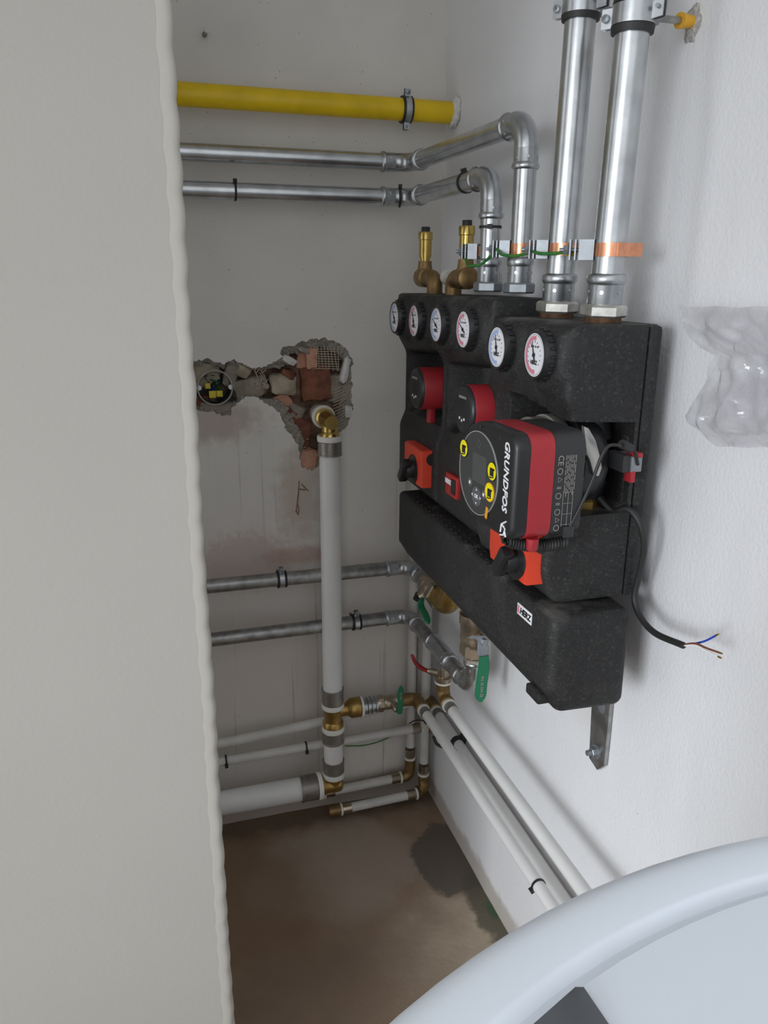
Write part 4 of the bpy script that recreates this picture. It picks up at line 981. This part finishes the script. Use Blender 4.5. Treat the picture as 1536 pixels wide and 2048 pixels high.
# side branch with valve
bz = .352
vb = thing('ball_valve', (-.15, yw, .33), 'small nickelled valve with upright green lever beside the brass tee', 'valve')
ringp(vb, (-.2245, yw, bz), (1, 0, 0), .0235, .006)
MB().lathe((-.2185, yw, bz), (1, 0, 0), [(0, .0225), (.010, .0225), (.010, .019), (.012, .024), (.015, .024), (.016, .019), (.022, .019), (.023, .024), (.026, .024), (.027, .019), (.033, .019), (.034, .023), (.038, .023)], 28).build('union', 'fitting', vb)
MB().lathe((-.182, yw, bz), (1, 0, 0), [(0, .018), (.004, .0205), (.020, .0205), (.022, .018), (.028, .0195), (.046, .0195), (.052, .017), (.056, .0195), (.070, .0195), (.072, .016)], 26).build('body', 'nickel', vb)
MB().hexa((-.176, yw, bz), (-.160, yw, bz), .023).build('hexagon', 'nickel', vb)
MB().lathe((-.135, yw - .015, bz), (0, -1, -.2), [(0, .010), (.020, .009), (.026, .006)], 16).build('stem', 'nickel', vb)
lever([V((-.128, yw - .044, bz - .012)), V((-.128, yw - .046, bz + .010)), V((-.126, yw - .042, bz + .035)), V((-.125, yw - .042, bz + .068))], .0165, .005, (1, 0, 0), 'green', vb)
lay(text('PN 30', .008, 0, .0002, .0001), (-.1255, yw - .0453, bz + .040), (0, 0, 1), (-1, 0, 0)).build('lettering', 'greyp', vb, ang=0)
def small_pipe_end(t, p, d, r=.0125):
    """brass socket, white ring and grey sleeve where a small pipe starts"""
    p = V(p); d = V(d).normalized()
    MB().lathe(p - d * .006, d, [(0, r * 1.15), (.002, r * 1.45), (.012, r * 1.45), (.014, r * 1.2), (.016, r * 1.2)], 24).build('socket', 'bronze', t)
    ringp(t, p + d * .010, d, r, .006, 1.35); sleeve(t, p + d * .016, d, r, .022)
    return p + d * .016
rs = .0126
XL = -.068
pL = thing('water_pipe', (XL, -.5, .34), 'white water pipe along the side wall, lowest of the three, leaving the brass elbow', 'pipe', 'white water pipes along the side wall')
MB().tube([V((-.112, yw, bz)), V((-.100, yw, bz))] + arc((XL, yw, bz), V((-.022, 0, 0)), V((0, -.022, 0)), 8) + [V((XL, yw - .05, bz))], .0175, 24).build('elbow', 'bronze', pL)
q = small_pipe_end(pL, (XL, yw - .052, bz), (0, -1, 0)); MB().tube([q, V((XL, -.55, bz + .002)), V((XL, -1.35, bz + .004))], rs, 24).build('pipe', 'whitepipe', pL)
pM = thing('water_pipe', (-.02, -.5, .31), 'white water pipe along the side wall, middle one lying against the wall', 'pipe', 'white water pipes along the side wall')
ZMp = .322
MB().tube([V((-.062, -.042, ZMp - .004))] + arc((-.020, -.042, ZMp), V((-.02, 0, 0)), V((0, -.02, 0)), 8) + [V((-.020, -.10, ZMp))], .0165, 22).build('elbow', 'bronze', pM)
q = small_pipe_end(pM, (-.020, -.100, ZMp), (0, -1, 0)); MB().tube([q, V((-.020, -.6, ZMp + .002)), V((-.020, -1.35, ZMp + .002))], rs, 24).build('pipe', 'whitepipe', pM)
MB().cyl((-.55, -.040, .281), (-.075, -.040, ZMp - .006), rs, 22).build('back_wall_pipe', 'creampipe', pM)
MB().cyl((-1.9, -.040, .24), (-.55, -.040, .281), rs, 22).build('back_wall_pipe', 'creampipe', pM)
pc = thing('pipe_clip', (-.02, -.262, .322), 'black plastic clip on the middle white pipe near the corner', 'pipe clip')
MB().lathe((-.020, -.262, ZMp), (0, -1, 0), [(0, rs), (0, rs + .006), (.012, rs + .006), (.012, rs)], 22, cap=False).build('ring', 'rubber', pc)
MB().box((-.012, -.278, ZMp + .006), (.0, -.258, ZMp + .022), .003).build('foot', 'rubber', pc)
pR = thing('water_pipe', (-.085, -.5, .48), 'white water pipe along the side wall, highest of the three, below the red lever valve', 'pipe', 'white water pipes along the side wall')
yR, XR, ZR = -.318, -.085, .492
MB().tube([V((XR, yR, ZR + .045))] + arc((XR, yR, ZR), V((0, 0, .022)), V((0, -.022, 0)), 8) + [V((XR, yR - .028, ZR))], .0165, 24).build('elbow', 'bronze', pR)
q = small_pipe_end(pR, (XR, yR - .030, ZR), (0, -1, 0)); MB().tube([q, V((XR, -.7, ZR + .004)), V((XR, -1.35, ZR + .008))], rs, 24).build('pipe', 'whitepipe', pR)
vR = thing('drain_valve', (XR, yR, .53), 'small brass valve with red lever hanging from the silver pipe', 'valve')
MB().lathe((XR, yR, .534), Zu, [(0, .0195), (.006, .0205), (.012, .0205), (.013, .015), (.018, .0155), (.034, .0155), (.036, .013), (.044, .013)], 22).build('body', 'nickel', vR)
ringp(vR, (XR, yR, .530), Zu, .0165, .005, 1.2)
MB().lathe((XR - .01, yR + .006, .553), (-.8, .6, 0), [(0, .008), (.020, .0075), (.026, .006)], 14).build('stem', 'nickel', vR)
l0 = V((XR - .01, yR + .006, .553)) + V((-.8, .6, 0)) * .026
lever([l0, l0 + V((-.012, .010, .004)), l0 + V((-.026, .014, .018)), l0 + V((-.036, .016, .040))], .012, .007, (.3, .8, .3), 'redlever', vR)
# second horizontal on the back wall with its ties
pH = thing('water_pipe', (-.4, -.04, .22), 'thin white water pipe on the back wall with black ties, lower of the pair', 'pipe', 'thin white pipes near the corner')
MB().cyl((-1.9, -.046, .214), (-.062, -.046, .236), rs, 22).build('pipe', 'creampipe', pH)
sleeve(pH, (-.040, -.046, .236), (-1, 0, 0), rs, .026, 'nickel'); ringp(pH, (-.040, -.046, .236), (1, 0, 0), rs, .005, 1.3)
MB().tube([V((-.036, -.046, .236))] + arc((-.012 - .004, -.046, .236), V((-.014, 0, 0)), V((0, -.014, 0)), 6), .0145, 20).build('elbow', 'bronze', pH)
c = PY(612, 1496, -.046); tie((c.x, -.046, .214 + .022 * (c.x + 1.9) / 1.838), (1, 0, .01), rs + .0006, 'black cable tie on the thin white pipe just left of the thick vertical pipe', (0, -1, -.5))
c = PY(452, 1522, -.046); tie((c.x, -.046, .214 + .022 * (c.x + 1.9) / 1.838), (1, 0, .01), rs + .0006, 'black cable tie on the thin white pipe beside the partition edge', (0, -1, -.5))
t = tag(MB().tube(cr([PY(690, 1492, -.03), PY(725, 1491, -.028), PY(755, 1484, -.026), PY(785, 1472, -.025)]), .0018, 8).build('loose_wire', 'wire'), 'thin loose green wire drooping below the thin white pipe', 'wire')
t = tag(MB().tube(cr([PY(818, 1447, -.066), PY(830, 1441, -.068), PY(845, 1441, -.068), PY(852, 1448, -.066)]), .0018, 8).build('wire_loop', 'rubber'), 'small black wire looped over the thin white pipe in the corner', 'wire')
# corner verticals and floor pipes
for x, y, zb_, ze, xl, zl, yl, lab, lab2 in (
        (-.064, -.030, .10, 1.0, -.30, .072, -.030, 'thin white pipe standing in the corner, left of two', 1),
        (-.030, -.052, .055, 1.0, -.262, .040, -.072, 'thin white pipe standing in the corner, right of two', 2)):
    p = thing('corner_pipe', (x, y, zl), lab, 'pipe', 'thin white pipes near the corner')
    MB().cyl((x, y, zb_ + .07), (x, y, ze), rs, 22).build('pipe', 'creampipe', p)
    ringp(p, (x, y, zb_ + .030), Zu, rs, .006, 1.3); sleeve(p, (x, y, zb_ + .036), Zu, rs, .026, 'nickel')
    MB().tube([V((x, y, zb_ + .030)), V((x, y, zl + .026))] + arc((x, (y + yl) / 2, zl), V((0, 0, .018)), V((-.018, 0, 0)), 6) + [V((x - .024, yl, zl))], .015, 20).build('elbow', 'bronze', p)
    sleeve(p, (x - .030, yl, zl), (-1, 0, 0), rs, .026, 'nickel'); ringp(p, (x - .030, yl, zl), (1, 0, 0), rs, .005, 1.3)
    MB().cyl((x - .05, yl, zl), (xl, yl, zl - .006), rs, 22).build('floor_pipe', 'creampipe', p)
    sleeve(p, (xl - .012, yl, zl - .006), (1, 0, 0), rs, .026, 'nickel'); ringp(p, (xl - .012, yl, zl - .006), (-1, 0, 0), rs, .005, 1.3)
    MB().cyl((xl - .016, yl, zl - .006), (xl - .05, yl, zl - .006), .0145, 20).build('socket', 'bronze', p)
# black ties low on the side wall pipes
t = tag(MB().tube(cr([V((-.066, -.215, .318)), V((-.060, -.225, .300)), V((-.040, -.238, .290)), V((-.030, -.250, .278))]), .0040, 10).build('dangling_tie', 'rubber'), 'black strap dangling under the lowest white side pipe', 'cable tie')
c = PX(1068, 1800, -.075); tie((XL, c.y, bz + .003), (0, 1, 0), rs, 'black cable tie low on the side wall pipes near the white tank', (-.9, 0, -.5))

# ================================================================== JUNCTION BOX
c = PY(430, 775, -.002); jb = thing('junction_box', c, 'open round electrical box with yellow connectors in the broken wall', 'electrical box')
MB().lathe(c + V((0, .045, 0)), (0, -1, 0), [(0, .0005), (0, .037), (.045, .0385), (.0455, .041), (.047, .041), (.047, .0375), (.004, .036), (.004, .0005)], 44, cap=False).build('cup', 'darkbox', jb)
MB().lathe(c + V((0, -.0022, 0)), (0, -1, 0), [(0, .0385), (.0006, .0412), (.0012, .0412), (.0012, .0380), (0, .0380)], 44, cap=False).build('rim', 'sleeve', jb)
for s in (-1, 1): MB().cyl(c + V((s * .036, .004, 0)), c + V((s * .036, -.003, 0)), .0055, 14).build('screw_lug', 'ring', jb)
MB().box(c + V((-.022, .002, -.003)), c + V((-.010, .012, .010)), .001).build('connector', 'paperyellow', jb)
MB().box(c + V((-.014, -.001, -.024)), c + V((.002, .010, -.008)), .001).build('connector', 'paperyellow', jb)
MB().box(c + V((.003, .000, -.022)), c + V((.017, .011, -.008)), .001).build('connector', 'paperyellow', jb)
for m, s in (('rubber', 1), ('wire', 2), ('blue', 3), ('rubber', 4), ('rubber', 5)):
    random.seed(s); MB().tube(cr([c + V((random.uniform(-.022, .022), random.uniform(.004, .03), random.uniform(-.012, .026))) for _ in range(5)]), .0016, 7).build('core', m, jb)
# screw stub in the back wall
s0 = PY(409, 70, -.001); s1 = s0 + V((.002, -.035, 0))
tag(MB().lathe(s0, s1 - s0, [(0, .005), (.004, .0055), (.005, .0035), (.033, .0035), (.034, .0055), (.038, .0055)], 12).build('wall_screw', 'galv_dark'), 'single screw stub sticking out of the back wall above the gas pipe', 'screw')

# ================================================================== PLASTIC BAG on the side wall
BP = [PX(x, y, -.05) for x, y in ((1345, 614), (1350, 636), (1368, 672), (1392, 702), (1424, 708), (1412, 740), (1388, 790), (1362, 832), (1372, 850), (1400, 872), (1424, 893))]
BP = [((BP[0].z - p.z) / (BP[0].z - BP[-1].z), p.y) for p in BP]
BH = (PX(1345, 614, -.05).z, PX(1424, 893, -.05).z)
def bag_mesh():
    nu, nv = 60, 60; vs = []; fs = []
    # outline in the y,z plane: u across (far to near), v from top to bottom
    def L(v):   # far edge y for v
        pts = BP
        for (a, ya), (b, yb) in zip(pts, pts[1:]):
            if a <= v <= b: t = (v - a) / (b - a); return ya + (yb - ya) * t
        return pts[-1][1]
    for side in (0, 1):
        for j in range(nv + 1):
            v = j / nv; z = BH[0] + (BH[1] - BH[0]) * v
            for i in range(nu + 1):
                u = i / nu; y0 = L(v); y = y0 + (-1.36 - y0) * u
                neck = math.exp(-((v - .40) / .10) ** 2)
                th = (.004 + .030 * sm(v, .38, .75) * (1 - sm(v, .9, 1.0))) * (math.sin(min(1, u * 3) * math.pi / 2)) + .003 * neck
                w = noise.noise(V((y * 13, z * 16, 1 + side))) * .012 + (.006 - abs(noise.noise(V((y * 20 - z * 12, z * 10 + y * 8, 14)))) * .022) + abs(noise.noise(V((y * 30 + z * 14, z * 18, 4 + side * 3)))) * .008 + noise.noise(V((y * 6, z * 45 * (1 if v < .45 else .25), 8))) * .007
                # diagonal gathers running down from the neck
                w += .004 * math.sin(55 * (u * 1.1 - (v - .4) * .5)) * math.exp(-abs(v - .45) * 3.0)
                x = -.045 + w * (0.4 + 0.6 * min(1, u * 6)) + (th if side else -th)
                x = min(x, -.008); vs.append(V((x, y + noise.noise(V((z * 40, 2, 1))) * .003, z + .006 * noise.noise(V((y * 16, 5, 2))) + u * (v * .052 + (1 - v) * .016))))
    n = (nu + 1) * (nv + 1)
    for s in (0, 1):
        for j in range(nv):
            for i in range(nu):
                a = s * n + j * (nu + 1) + i; q = [a, a + 1, a + nu + 2, a + nu + 1]; fs.append(q if s else q[::-1])
    return vs, fs
bg_ = thing('plastic_bag', (-.045, -1.15, 1.26), 'crumpled clear plastic bag hanging on the side wall near the right edge', 'bag')
MB().add(*bag_mesh()).build('film', 'film', bg_, ang=70, fix=False)

# ================================================================== WATER TANK
tx, ty, tr, tz = -.455, -1.993, .386, 1.20
tk = thing('water_tank', (tx, ty, 0), 'white round water tank with domed lid in the foreground corner', 'tank')
MB().lathe((tx, ty, .02), Zu, [(0, tr - .03), (.0, tr - .012), (1.10, tr - .012)], 96).build('shell', 'tank', tk)
prof = [(0, .001), (0, tr - .006), (.004, tr - .002), (.062, tr)]
for i in range(1, 13):
    a = math.pi / 2 * i / 12; prof.append((.062 + .024 * math.sin(a), tr - .019 * (1 - math.cos(a))))
prof += [(.0868, .3535), (.0862, .3520), (.0838, .3495), (.0830, .3475), (.0838, .3455), (.0866, .3430), (.0882, .3410), (.0895, .320), (.092, .001)]
lid = MB().lathe((tx, ty, 1.114), Zu, prof, 120).build('lid', 'tank', tk, ang=35)
q = [PZ(x, y, 1.2045) for x, y in ((1150, 1972), (1168, 1972), (1262, 2110), (1150, 2260), (1050, 2060))]
MB().prism([(p.x, p.y) for p in q], lambda u, v, w: V((u, v, w)), 1.198, 1.2045, .0006).build('plate', 'label', tk)
